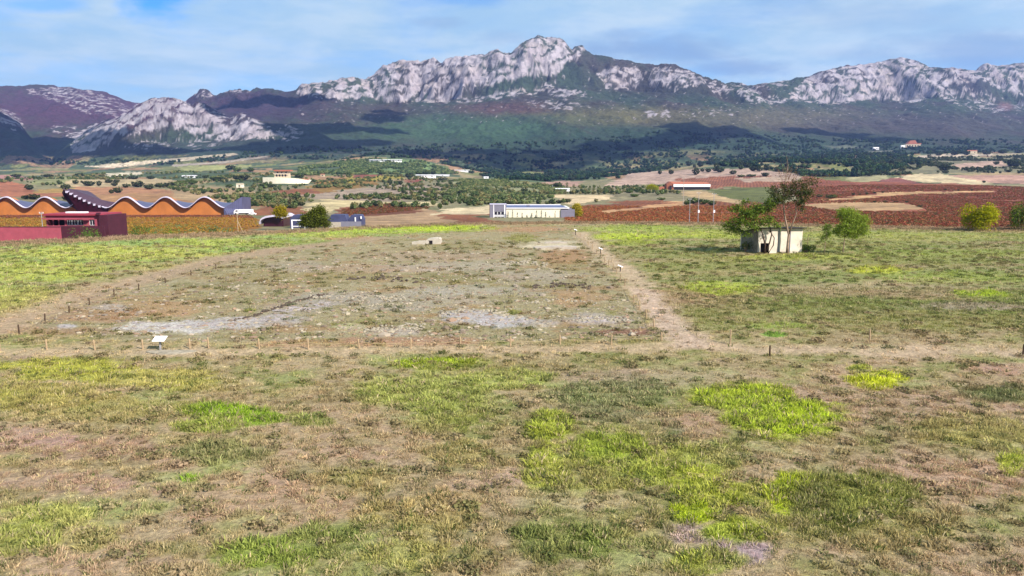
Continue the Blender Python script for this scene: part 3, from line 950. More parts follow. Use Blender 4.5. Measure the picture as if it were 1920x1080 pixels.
class MB:
    def __init__(self):
        self.v, self.f = [], []

    def add(self, vs, fs):
        n = len(self.v)
        self.v += [tuple(x) for x in vs]
        self.f += [tuple(n + i for i in q) for q in fs]
        return self

    def box(self, x0, x1, y0, y1, z0, z1, rz=0, c=(0, 0)):
        vs = [(x, y, z) for z in (z0, z1) for (x, y) in ((x0, y0), (x1, y0), (x1, y1), (x0, y1))]
        if rz:
            s, co = math.sin(rz), math.cos(rz)
            vs = [(c[0] + (x - c[0]) * co - (y - c[1]) * s, c[1] + (x - c[0]) * s + (y - c[1]) * co, z) for x, y, z in vs]
        return self.add(vs, [(3, 2, 1, 0), (4, 5, 6, 7), (0, 1, 5, 4), (1, 2, 6, 5), (2, 3, 7, 6), (3, 0, 4, 7)])

    def prism(self, pts, y0, y1):
        """outline in x,z extruded along y"""
        n = len(pts)
        vs = [(x, y0, z) for x, z in pts] + [(x, y1, z) for x, z in pts]
        fs = [tuple(range(n)), tuple(range(2 * n - 1, n - 1, -1))]
        fs += [(i, i + n, (i + 1) % n + n, (i + 1) % n) for i in range(n)]
        return self.add(vs, fs)

    def prism_x(self, pts, x0, x1):
        n = len(pts)
        vs = [(x0, y, z) for y, z in pts] + [(x1, y, z) for y, z in pts]
        fs = [tuple(range(n - 1, -1, -1)), tuple(range(n, 2 * n))]
        fs += [(i, (i + 1) % n, (i + 1) % n + n, i + n) for i in range(n)]
        return self.add(vs, fs)

    def tube(self, pts, rads, n=6):
        pts = [Vector(p) for p in pts]
        vs, fs = [], []
        for i, p in enumerate(pts):
            d = (pts[min(i + 1, len(pts) - 1)] - pts[max(i - 1, 0)])
            if d.length < 1e-6:
                d = Vector((0, 0, 1))
            d.normalize()
            a = d.orthogonal().normalized() if abs(d.z) < .9 else Vector((1, 0, 0)).cross(d).normalized()
            b = d.cross(a)
            for k in range(n):
                t = 2 * math.pi * k / n
                vs.append(p + (a * math.cos(t) + b * math.sin(t)) * rads[i])
        for i in range(len(pts) - 1):
            for k in range(n):
                fs.append((i * n + k, i * n + (k + 1) % n, (i + 1) * n + (k + 1) % n, (i + 1) * n + k))
        fs.append(tuple(range(n - 1, -1, -1)))
        fs.append(tuple(range((len(pts) - 1) * n, len(pts) * n)))
        return self.add(vs, fs)

    def build(self, name, mat, parent=None, loc=None, rotz=None, smooth=False):
        me = bpy.data.meshes.new(name)
        me.from_pydata(self.v, [], self.f)
        me.materials.append(mat)
        if smooth:
            for p in me.polygons:
                p.use_smooth = True
        me.update()
        return link(name, me, parent, loc, rotz)

    def mesh(self, name, mat, smooth=False):
        me = bpy.data.meshes.new(name)
        me.from_pydata(self.v, [], self.f)
        me.materials.append(mat)
        for p in me.polygons:
            p.use_smooth = smooth
        me.update()
        return me


# ------------------------------------------------------------------ terrain meshes
ain = np.linspace(-.73, .73, 861)
ao = .73 + (np.linspace(0, 1, 56)[1:] ** 1.7) * 1.75
A = np.concatenate([-ao[::-1], ain, ao])
near_py = np.concatenate([np.linspace(1120, 640, 215), np.linspace(638, 470, 125)[0:], np.linspace(469, 419, 60)])
near_Y = -CH / e_of(near_py)
rows_near = np.concatenate([[-400, -120, -30, 0, 8], near_Y[near_Y < 186]])
rows_val = np.concatenate([[rows_near[-1]], np.geomspace(190, 2300, 205)])
rows_mt = np.concatenate([[2300], np.linspace(2312, 3400, 115), np.linspace(3408, 4700, 190), np.linspace(4710, 5500, 50),
                          [5900, 6600]])


def sheet(rows):
    Yg, Ag = np.meshgrid(rows, A, indexing='ij')
    Xg = Ag * np.maximum(Yg, 14.0)
    return Xg, Yg, T(Xg, Yg)


M_NEAR, M_FAR, M_MT = mat_near(), mat_far(), mat_mount()


def near_or_far(X, Y, Z):
    cn, gr, stn, pth, _, _ = near_color(X, Y)
    cf, rk, up, _, _ = far_color(X.ravel(), np.maximum(Y, 20).ravel(), Z.ravel())
    cf = cf.reshape(X.shape + (3,))
    t = sstep(1.0, 6.0, Y - rim_y(X / np.maximum(Y, 14)))[..., None]
    return cn * (1 - t) + cf * t, gr, stn, rk.reshape(X.shape)


X, Y, Z = sheet(rows_near)
c, gr, stn, _ = near_or_far(X, Y, Z)
# rubble relief on the excavated site and hollow paths
pthm = near_color(X, Y)[3]
rub = stn * (.16 * np.abs(fbm(X / 1.1, Y / 1.1, 3, 95)) + .05) - .07 * pthm
keep = (Y > 14) & (Y < rows_near[-2])
Z = Z + np.where(keep, rub, 0)
tag(grid_mesh('ground', X, Y, Z, c, {'rock': stn}, M_NEAR), 'dry meadow plateau with green patches around an excavated stony site', kind='structure')
X, Y, Z = sheet(rows_val)
c, gr, stn, rk = near_or_far(X, Y, Z)
tag(grid_mesh('valley_terrain', X, Y, Z, c, {'rock': rk}, M_FAR), 'patchwork of vineyards and pale fields below the mountains', kind='structure')
X, Y, Z = sheet(rows_mt)
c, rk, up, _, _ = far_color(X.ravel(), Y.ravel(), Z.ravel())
tag(grid_mesh('mountain_range', X, Y, Z, c.reshape(X.shape + (3,)), {'rock': rk}, M_MT), 'mountain range with pale limestone cliffs over wooded slopes', kind='structure')


# ------------------------------------------------------------------ haze over the valley
mh = bpy.data.materials.new('haze_air')
mh.use_nodes = True
mh.node_tree.nodes.clear()
NH = NT(mh.node_tree)
oh = NH.n('ShaderNodeOutputMaterial')
vh = NH.n('ShaderNodeVolumePrincipled', ins={'Color': (.30, .43, 1.0, 1), 'Density': HAZE_D, 'Anisotropy': 0.1})
mh.node_tree.links.new(vh.outputs[0], oh.inputs['Volume'])
hb = bpy.data.meshes.new('haze')
hx, hy0, hy1, hz0, hz1 = 17500, -600, 6900, -22, 950
hb.from_pydata([(x, y, z) for z in (hz0, hz1) for x, y in ((-hx, hy0), (hx, hy0), (hx, hy1), (-hx, hy1))], [],
               [(3, 2, 1, 0), (4, 5, 6, 7), (0, 1, 5, 4), (1, 2, 6, 5), (2, 3, 7, 6), (3, 0, 4, 7)])
hb.materials.append(mh)
tag(link('haze', hb), 'thin bluish air over the valley', kind='stuff')

# ------------------------------------------------------------------ scatter with geometry nodes
def scatter(name, pts, scales, rots, cols, protos, label, kind='stuff', cat=None):
    me = bpy.data.meshes.new(name)
    n = len(pts)
    me.vertices.add(n)
    me.vertices.foreach_set('co', np.asarray(pts, np.float32).reshape(-1))
    for nm, val in (('size', scales), ('turn', rots)):
        a_ = me.attributes.new(nm, 'FLOAT', 'POINT')
        a_.data.foreach_set('value', np.asarray(val, np.float32))
    a_ = me.attributes.new('pick', 'INT', 'POINT')
    a_.data.foreach_set('value', rng.integers(0, len(protos), n).astype(np.int32))
    a_ = me.attributes.new('col', 'FLOAT_COLOR', 'POINT')
    c4 = np.ones((n, 4), np.float32)
    c4[:, :3] = cols
    a_.data.foreach_set('color', c4.reshape(-1))
    me.update()
    o = link(name, me)
    coll = bpy.data.collections.new(name + '_kinds')
    for i, pm in enumerate(protos):
        coll.objects.link(bpy.data.objects.new('%s_kind_%02d' % (name, i), pm))
    g = bpy.data.node_groups.new(name, 'GeometryNodeTree')
    g.interface.new_socket('Geometry', in_out='INPUT', socket_type='NodeSocketGeometry')
    g.interface.new_socket('Geometry', in_out='OUTPUT', socket_type='NodeSocketGeometry')
    nd = g.nodes
    gi, go = nd.new('NodeGroupInput'), nd.new('NodeGroupOutput')
    ci = nd.new('GeometryNodeCollectionInfo')
    ci.inputs['Collection'].default_value = coll
    ci.inputs['Separate Children'].default_value = True
    ci.inputs['Reset Children'].default_value = True
    ip = nd.new('GeometryNodeInstanceOnPoints')
    ip.inputs['Pick Instance'].default_value = True

    def named(nm, typ):
        x = nd.new('GeometryNodeInputNamedAttribute')
        x.data_type = typ
        x.inputs['Name'].default_value = nm
        return [s for s in x.outputs if s.enabled and s.name == 'Attribute'][0]
    cx = nd.new('ShaderNodeCombineXYZ')
    L = g.links.new
    L(named('turn', 'FLOAT'), cx.inputs[2])
    L(gi.outputs[0], ip.inputs['Points'])
    L(ci.outputs[0], ip.inputs['Instance'])
    L(named('pick', 'INT'), ip.inputs['Instance Index'])
    L(cx.outputs[0], ip.inputs['Rotation'])
    L(named('size', 'FLOAT'), ip.inputs['Scale'])
    L(ip.outputs[0], go.inputs[0])
    md = o.modifiers.new('scatter', 'NODES')
    md.node_group = g
    tag(o, label, cat, None, kind)
    return o


M_TUFT = leafy('grass_blades', None, None, .42, inst=True)
M_INST = leafy('scattered_foliage', None, None, .15, inst=True)


def tuft(nb, h, spread, w, lean):
    m = MB()
    for i in range(nb):
        a = random.uniform(0, 2 * math.pi)
        r = spread * math.sqrt(random.random())
        x, y = r * math.cos(a), r * math.sin(a)
        b = random.uniform(0, 2 * math.pi)
        l = lean * random.uniform(.3, 1.2)
        hh = h * random.uniform(.45, 1.1)
        dx, dy = math.cos(b) * w / 2, math.sin(b) * w / 2
        tx, ty = x + math.cos(a + random.uniform(-.8, .8)) * l * hh, y + math.sin(a + random.uniform(-.8, .8)) * l * hh
        mx, my = x * .6 + tx * .4, y * .6 + ty * .4
        m.add([(x - dx, y - dy, -.02), (x + dx, y + dy, -.02), (mx + dx * .8, my + dy * .8, hh * .62), (mx - dx * .8, my - dy * .8, hh * .62), (tx, ty, hh)],
              [(0, 1, 2, 3), (3, 2, 4)])
    return m


def blob_leaves(n, rad, size, squash=.8, low=0.0):
    m = MB()
    for i in range(n):
        while True:
            p = Vector((random.uniform(-1, 1), random.uniform(-1, 1), random.uniform(-1, 1)))
            if .3 < p.length < 1:
                break
        p = p.normalized() * (p.length ** .5)
        bump_ = 1 + .22 * math.sin(p.x * 5 + p.y * 3) * math.cos(p.z * 4 + p.y * 5)
        c = Vector((p.x * rad * bump_, p.y * rad * bump_, (p.z * squash + squash) * rad * bump_ + low))
        nrm = (p + Vector((random.gauss(0, .5), random.gauss(0, .5), random.gauss(0, .5)))).normalized()
        a = nrm.orthogonal().normalized()
        b = nrm.cross(a)
        s = size * random.uniform(.6, 1.3)
        t = random.uniform(0, 6.28)
        a2 = a * math.cos(t) + b * math.sin(t)
        b2 = nrm.cross(a2)
        m.add([c - a2 * s, c - b2 * s * .7, c + a2 * s, c + b2 * s * .7], [(0, 1, 2, 3)])
    return m


tuft_protos = [tuft(12, .14, .18, .032, .9).mesh('grass_tuft', M_TUFT), tuft(14, .11, .22, .04, 1.1).mesh('grass_tuft', M_TUFT),
               tuft(10, .20, .15, .026, .7).mesh('grass_tuft', M_TUFT), tuft(14, .085, .24, .048, 1.4).mesh('grass_tuft', M_TUFT)]


def grass_field():
    def sample(n, y0, y1, pw):
        u = rng.random(n)
        Yp = (y0 ** pw + u * (y1 ** pw - y0 ** pw)) ** (1 / pw)
        ap = rng.uniform(-.80, .80, n)
        return ap * Yp, Yp
    xs, ys = [], []
    for n, y0, y1, pw in ((95000, 17, 42, 1.6), (64000, 42, 80, 1.4), (48000, 80, 188, 1.2)):
        a, b = sample(n, y0, y1, pw)
        xs.append(a)
        ys.append(b)
    X, Y = np.concatenate(xs), np.concatenate(ys)
    ok = Y < rim_y(X / Y) + 1
    X, Y = X[ok], Y[ok]
    c, gr, stn, pth, px, py = near_color(X, Y)
    r = rng.random(len(X))
    clump = fbm(X / .8, Y / .8, 2, 97)
    dens = np.clip(.40 + .6 * gr + .85 * clump, 0, 1) * (1 - .82 * np.clip(stn * 1.5, 0, 1)) * (1 - .85 * pth)
    ok = r < dens
    X, Y, c, gr = X[ok], Y[ok], c[ok], gr[ok]
    Z = T(X, Y)
    n = len(X)
    size = rng.uniform(.45, 1.05, n) * (1 + Y / 120) * (.75 + .5 * gr)
    tone = rng.uniform(.72, 1.25, n)[:, None]
    fine = fbm(X / .38, Y / .38, 2, 120)
    tone = tone * (1 + .55 * fine)[:, None]
    size = size * .82 * np.clip(.62 + .95 * sstep(-.25, .45, clump[ok]), .5, 1.6)
    straw = rng.random(n) < np.where(gr > .35, .10, .30)
    col = c * K * tone * 1.25
    sc = lin((204, 186, 142)) * K * tone * 1.15
    col = np.where(straw[:, None], sc, col)
    ol = rng.random(n) < .10
    col = np.where(ol[:, None] & ~straw[:, None], lin((104, 118, 64)) * K * tone, col)
    scatter('meadow_grass', np.stack([X, Y, Z], -1), size, rng.uniform(0, 6.28, n), col, tuft_protos,
            'dry and green grass tufts covering the plateau', cat=None)


grass_field()
n = 15000
Yw0 = 17 + (rng.random(n) ** .8) * 120
Xw0 = rng.uniform(-.8, .8, n) * Yw0
cw, gw_, sw, tw_, _, _ = near_color(Xw0, Yw0)
ok = (rng.random(n) < (.2 + .9 * sstep(.0, .5, fbm(Xw0 / 2.4, Yw0 / 2.4, 3, 130))) * (1 - tw_) * (1 - sw)) & (Yw0 < rim_y(Xw0 / Yw0) - 2)
Xw0, Yw0, cw = Xw0[ok], Yw0[ok], cw[ok]
n = len(Xw0)
pal = np.array([lin((104, 116, 66)), lin((86, 104, 60)), lin((150, 140, 96)), lin((176, 152, 124)), lin((128, 112, 84))])
pc = pal[rng.choice(5, n, p=[.24, .14, .26, .22, .14])]
cc = (pc * .6 + cw * .4) * K * 1.25 * rng.uniform(.75, 1.2, n)[:, None]
weed_protos = [blob_leaves(46, .5, .10, .22).mesh('low_weed', M_TUFT) for _ in range(4)]
scatter('low_weeds', np.stack([Xw0, Yw0, T(Xw0, Yw0)], -1), rng.uniform(.22, .75, n) * (1 + Yw0 / 160), rng.uniform(0, 6.28, n), cc, weed_protos,
        'low olive and straw coloured weeds dotted over the plateau')

# dry tall grass along the rim of the plateau
n = 9000
ap = rng.uniform(-.8, .8, n)
Yr_ = rim_y(ap) + rng.normal(-3.5, 2.6, n)
Xr_ = ap * Yr_
cc = lin((196, 166, 132)) * K * rng.uniform(.7, 1.2, n)[:, None]
gg = rng.random(n) < .2
cc = np.where(gg[:, None], lin((120, 112, 80)) * K, cc)
scatter('rim_grass', np.stack([Xr_, Yr_, T(Xr_, Yr_)], -1), rng.uniform(1.4, 3.4, n), rng.uniform(0, 6.28, n), cc, tuft_protos,
        'tall dry straw grass along the edge of the plateau')


# stones
def stone_mesh(name, mat, s=1.0, flat=.6, seed=0):
    rr = random.Random(seed)
    import bmesh
    bm = bmesh.new()
    bmesh.ops.create_icosphere(bm, subdivisions=1, radius=s)
    for v in bm.verts:
        v.co *= rr.uniform(.7, 1.15)
        v.co.z *= flat
    me = bpy.data.meshes.new(name)
    bm.to_mesh(me)
    bm.free()
    me.materials.append(mat)
    return me


m_, N_, p_ = new_mat('scattered_stone')
a_ = N_.n('ShaderNodeAttribute', attribute_name='col', attribute_type='INSTANCER').outputs['Color']
m_.node_tree.links.new(a_, p_.inputs['Base Color'])
M_STI = m_
M_STONE = simple('old_stone', (180, 168, 146), .95, .3, 2.5, bmp=.05)
M_STONE_D = simple('dark_stone', (96, 82, 70), .95, .35, 2.5, bmp=.05)
n = 22000
px = rng.uniform(60, 1235, n)
py = 424 + (rng.random(n) ** .8) * 218
aa, ee = cam_dir(px, py)
Yp = -CH / ee
Xp = aa * Yp
c_, g_, s_, t_, qx, qy = near_color(Xp, Yp)
ok = (rng.random(n) < s_ * (.35 + .9 * sstep(-.1, .4, fbm(Xp / 2.5, Yp / 2.5, 3, 98))) * (1 - t_)) & (Yp < rim_y(aa) - 2)
Xp, Yp = Xp[ok], Yp[ok]
n = len(Xp)
pal = np.array([lin((184, 168, 148)), lin((192, 178, 152)), lin((158, 142, 126)), lin((176, 146, 122)), lin((140, 122, 104))])
cc = pal[rng.integers(0, 5, n)] * K * rng.uniform(.8, 1.15, n)[:, None]
scatter('site_rubble', np.stack([Xp, Yp, T(Xp, Yp) + .03], -1), rng.gamma(2.0, .036, n) * (1 + Yp / 200) + .03, rng.uniform(0, 6.28, n), cc,
        [stone_mesh('rubble_stone', M_STI, 1, .6, i) for i in range(5)], 'loose pale rubble stones scattered over the excavated site')

# ------------------------------------------------------------------ vineyards and woods
bush_protos = [blob_leaves(30, .55, .24, .36).mesh('vine_bush', M_INST) for _ in range(3)]
tree_protos = [blob_leaves(110, 3.0, 1.05, .75, .3).mesh('wood_tree', M_INST) for _ in range(4)]


FIELDS_T = [f[0] for f in FIELDS if sum(f[1]) > 430 and f[0][0][0] > 1050]


def rows_scatter(name, polys, colr, spacing, step, ang, label, y0, y1, jit=.3, size=(.8, 1.5), maxn=26000, miss=.12, skip=True):
    P = []
    ca, sa = math.cos(ang), math.sin(ang)
    xs = [p[0] for q in polys for p in q]
    ax0, ax1 = (min(xs) - 960) / 1415, (max(xs) - 960) / 1415
    X0, X1 = min(ax0 * y0, ax0 * y1), max(ax1 * y0, ax1 * y1)
    R = max(X1 - X0, y1 - y0) * .75
    u = np.arange(-R, R, spacing)
    v = np.arange(-R, R, step)
    U, V = np.meshgrid(u, v, indexing='ij')
    U, V = U.ravel(), V.ravel()
    cx, cy = (X0 + X1) / 2, (y0 + y1) / 2
    X = cx + U * ca - V * sa + rng.normal(0, jit * .4, len(U))
    Y = cy + U * sa + V * ca + rng.normal(0, jit, len(U))
    ok = (Y > y0) & (Y < y1) & (np.abs(X / np.maximum(Y, 1)) < .78)
    X, Y = X[ok], Y[ok]
    ok = Y > rim_y(X / Y) + 10
    X, Y = X[ok], Y[ok]
    Z = T(X, Y)
    px, py = pix(X, Y, Z)
    mk = np.zeros(len(X), bool)
    for q in polys:
        mk |= in_poly(px, py, q)
    for q in (FIELDS_T if skip else []):
        mk &= ~in_poly(px, py, q)
    mk &= rng.random(len(X)) > miss
    mk &= (fbm(X / 40, Y / 25, 3, 44) > -.42)
    X, Y, Z = X[mk], Y[mk], Z[mk]
    if len(X) > maxn:
        s = rng.choice(len(X), maxn, replace=False)
        X, Y, Z = X[s], Y[s], Z[s]
    n = len(X)
    if n == 0:
        return
    pal = np.array([lin(c) for c in colr])
    cc = pal[rng.integers(0, len(pal), n)] * K * 1.2 * rng.uniform(.8, 1.2, n)[:, None]
    scatter(name, np.stack([X, Y, Z], -1), rng.uniform(size[0], size[1], n), rng.uniform(0, 6.28, n), cc, bush_protos, label)


red = [(160, 92, 66), (148, 84, 62), (172, 112, 78), (136, 100, 68), (124, 108, 70)]
BIG_RED = [FIELDS[41 - 3][0]] if False else [[(1500, 337), (1600, 340), (1720, 343), (1850, 347), (1960, 353), (2100, 362), (2100, 440), (1380, 436), (1400, 395), (1500, 375)]]
rows_scatter('red_vines', BIG_RED, red, 3.0, 1.7, .25, 'rows of red autumn vines on the right of the valley', 195, 900, maxn=44000, miss=.3)
rows_scatter('rust_vines', [[(1060, 392), (1100, 384), (1160, 380), (1215, 375), (1300, 385), (1420, 376), (1420, 430), (1060, 430)]],
             [(166, 98, 66), (150, 88, 58), (178, 116, 76), (140, 112, 70)], 3.0, 1.7, -.5, 'rows of rust coloured vines behind the long warehouse', 195, 560, maxn=16000)
rows_scatter('golden_vines', [[(-100, 409), (425, 408), (480, 410), (485, 424), (430, 440), (-100, 450)]],
             [(172, 130, 60), (158, 128, 60), (168, 118, 60), (150, 124, 62)], 3.2, 1.6, 1.45, 'rows of golden and olive vines below the wavy winery', 185, 400, maxn=13000, miss=.3, size=(.6, 1.2))
rows_scatter('purple_vines', [[(-100, 402), (425, 402), (470, 405), (480, 410), (425, 408), (-100, 409)]],
             [(140, 84, 66), (126, 88, 66), (150, 96, 66)], 3.0, 1.6, 1.45, 'purplish brown vines at the foot of the wavy winery', 300, 432, maxn=9000, miss=.2, size=(.6, 1.1))
rows_scatter('young_vines', [[(640, 393), (700, 384), (760, 379), (735, 388), (808, 387), (800, 393), (680, 404), (640, 402)]],
             [(110, 92, 60), (130, 80, 56)], 6.0, 1.5, -.35, 'spaced dark vine rows on the brown sloping plot', 400, 720, maxn=9000, miss=.05)


CLEAR = [f[0] for f in FIELDS[1:] if sum(f[1]) > 470 or (f[1][0] > 170 and f[1][1] < 112)]


def wood_scatter(name, poly, n0, colr, label, y0, y1, size, dens=.55, a0=-.8, a1=.8, seed=0, protos=None):
    ap = rng.uniform(a0, a1, n0)
    Y = rng.uniform(y0, y1, n0)
    X = ap * Y
    Z = T(X, Y)
    px, py = pix(X, Y, Z)
    clear = np.zeros(n0, bool)
    for q in CLEAR:
        clear |= in_poly(px, py, q)
    ok = in_poly(px, py, poly) & ~clear & (fbm(X / 70, Y / 110, 3, 99 + seed) + rng.uniform(-.25, .25, n0) > (.5 - dens))
    X, Y, Z = X[ok], Y[ok], Z[ok]
    n = len(X)
    pal = np.array([lin(c) for c in colr])
    cc = pal[rng.integers(0, len(pal), n)] * K * 1.25 * rng.uniform(.7, 1.3, n)[:, None]
    scatter(name, np.stack([X, Y, Z], -1), rng.uniform(size[0], size[1], n), rng.uniform(0, 6.28, n), cc, protos or tree_protos, label)


wood_scatter('foothill_wood', FOREST, 60000, [(58, 82, 56), (48, 72, 54), (76, 98, 60), (66, 76, 56)],
             'dark oak wood covering the foot of the mountains', 1200, 3100, (.8, 1.6), .42)
wood_scatter('valley_scrub', [(-300, 322), (450, 318), (850, 328), (1060, 352), (1300, 350), (1280, 375), (1000, 384), (560, 395), (440, 384), (300, 350), (-300, 345)],
             30000, [(106, 118, 72), (82, 98, 60), (136, 130, 86)], 'scrub and hedges between the valley fields', 480, 1500, (.28, .85), .33, seed=1)
wood_scatter('hillside_scrub', [(860, 336), (960, 338), (1060, 352), (1060, 366), (990, 382), (900, 384), (840, 372), (820, 362), (870, 352)],
             26000, [(124, 136, 84), (148, 150, 100), (96, 112, 66)], 'green scrub on the hillock behind the warehouse', 500, 1600, (.22, .55), .5, -.1, .12, seed=2)
wood_scatter('green_hill_scrub', [(560, 316), (640, 303), (700, 299), (790, 302), (860, 326), (640, 328), (560, 330)],
             30000, [(104, 124, 76), (132, 142, 88), (78, 98, 62)], 'green scrub on the low hill before the mountain', 1300, 2300, (.4, 1.1), .55, -.32, -.05, seed=6)
wood_scatter('upper_scrub', [(1590, 300), (1700, 297), (2000, 290), (2000, 328), (1760, 325), (1600, 333)], 24000,
             [(74, 88, 58), (92, 98, 66)], 'scrub on the upper right foothills', 900, 2600, (.4, 1.0), .38, .4, .8, seed=3)


# ================================================================== THINGS
PXM = lambda Y: Y / 1412.0           # metres per photo pixel at a distance


class Frame:
    """local frame of a thing that stands at distance Y: photo offsets become metres"""
    def __init__(self, px, Y, z=None, rotz=0):
        a, _ = cam_dir(px, 390)
        self.X, self.Y = a * Y, Y
        self.z = float(T(np.array([self.X]), np.array([Y]))[0]) if z is None else z
        self.px = px
        self.s = Y / 1415.0
        self.rotz = rotz

    def x(self, px, dy=0.0):
        return ((px - 960) * (self.Y + dy) - (self.px - 960) * self.Y) / 1415.0

    def h(self, py, dy=0.0):
        """height above the thing's base of a photo row"""
        return CH + e_of(py) * (self.Y + dy) - self.z

    def root(self, name, **kw):
        return empty(name, (self.X, self.Y, self.z), self.rotz, **kw)


M = {}
M['pink'] = simple('pink_render', (188, 88, 104), .85, .12, .6)
M['pink_roof'] = simple('pink_roof_edge', (176, 66, 84), .8, .12, .6)
M['maroon'] = simple('maroon_render', (84, 32, 50), .85, .15, .6)
M['dark'] = simple('dark_opening', (34, 26, 36), .5, .2, 1.0)
M['glass'] = simple('window_glass', (40, 42, 60), .12, .1, 1.0, spec=.6)
M['white'] = simple('white_paint', (236, 232, 232), .55, .05, .5, k=.9)
M['cream'] = simple('cream_render', (240, 230, 204), .85, .07, .35, k=.78)
M['beige'] = simple('beige_render', (226, 206, 176), .9, .12, .5)
M['tile'] = simple('clay_tiles', (196, 120, 92), .85, .2, .6)
M['alu'] = simple('aluminium_roof', (116, 116, 154), .42, .14, .25, metal=.35, spec=.5, stripes=('X', .55, .45))
M['fascia'] = simple('pale_roof_edge', (210, 202, 222), .5, .08, .4, k=.75)
M['cedar'] = simple('cedar_boards', (228, 142, 72), .7, .14, .18, stripes=('X', 1.2, .3))
M['canopy'] = simple('dark_canopy_metal', (88, 66, 82), .5, .15, .3, stripes=('X', .8, .3))
M['atrium'] = simple('shaded_atrium_glazing', (66, 24, 44), .3, .2, .3, spec=.5)
M['bluegrey'] = simple('blue_grey_panels', (146, 142, 158), .7, .08, .5)
M['solar'] = simple('solar_roof', (104, 112, 160), .35, .12, .4, spec=.5, stripes=('X', .8, .4))
M['blue'] = simple('blue_sheet_metal', (84, 88, 126), .5, .2, .3, stripes=('X', 1.4, .35))
M['wood'] = simple('weathered_post_wood', (196, 168, 132), .9, .2, 6)
M['wood_d'] = simple('dark_post_wood', (92, 72, 56), .9, .25, 6)
M['bark'] = simple('pale_bark', (176, 148, 126), .95, .3, 2.2, bmp=.03)
M['bark_d'] = simple('dark_bark', (84, 64, 52), .95, .3, 2.2, bmp=.03)
M['steel'] = simple('galvanised_steel', (190, 186, 190), .5, .1, 2)
M['concrete'] = simple('pale_concrete', (206, 192, 176), .9, .14, 1.2)
M['rope'] = simple('straw_rope', (202, 182, 140), .95, .15, 4)
M['ruin'] = simple('bleached_masonry', (218, 206, 188), .95, .14, 1.4, bmp=.03)
M['shedside'] = simple('rough_grey_boards', (168, 158, 136), .95, .4, 3.0, bmp=.05, stripes=('DIAGONAL', 2.2, .5))
M['roofdark'] = simple('dark_roofing', (66, 56, 60), .8, .2, 1.0)
M['tyre'] = simple('tyre_rubber', (30, 30, 32), .8, .1, 3)

# ------------------------------------------------------------------ the winery with the rolling roof
fr = Frame(140, 440, -11.3)
win = fr.root('winery_building', label='long winery with a rolling wave roof over orange cedar walls', cat='building')
CR = [-203, -129, -56, 17, 90, 166, 242, 316, 389, 463]
PH = [2 * math.pi * i for i in range(len(CR))]


def wave(px):
    return .5 + .5 * np.cos(np.interp(px, CR, PH))


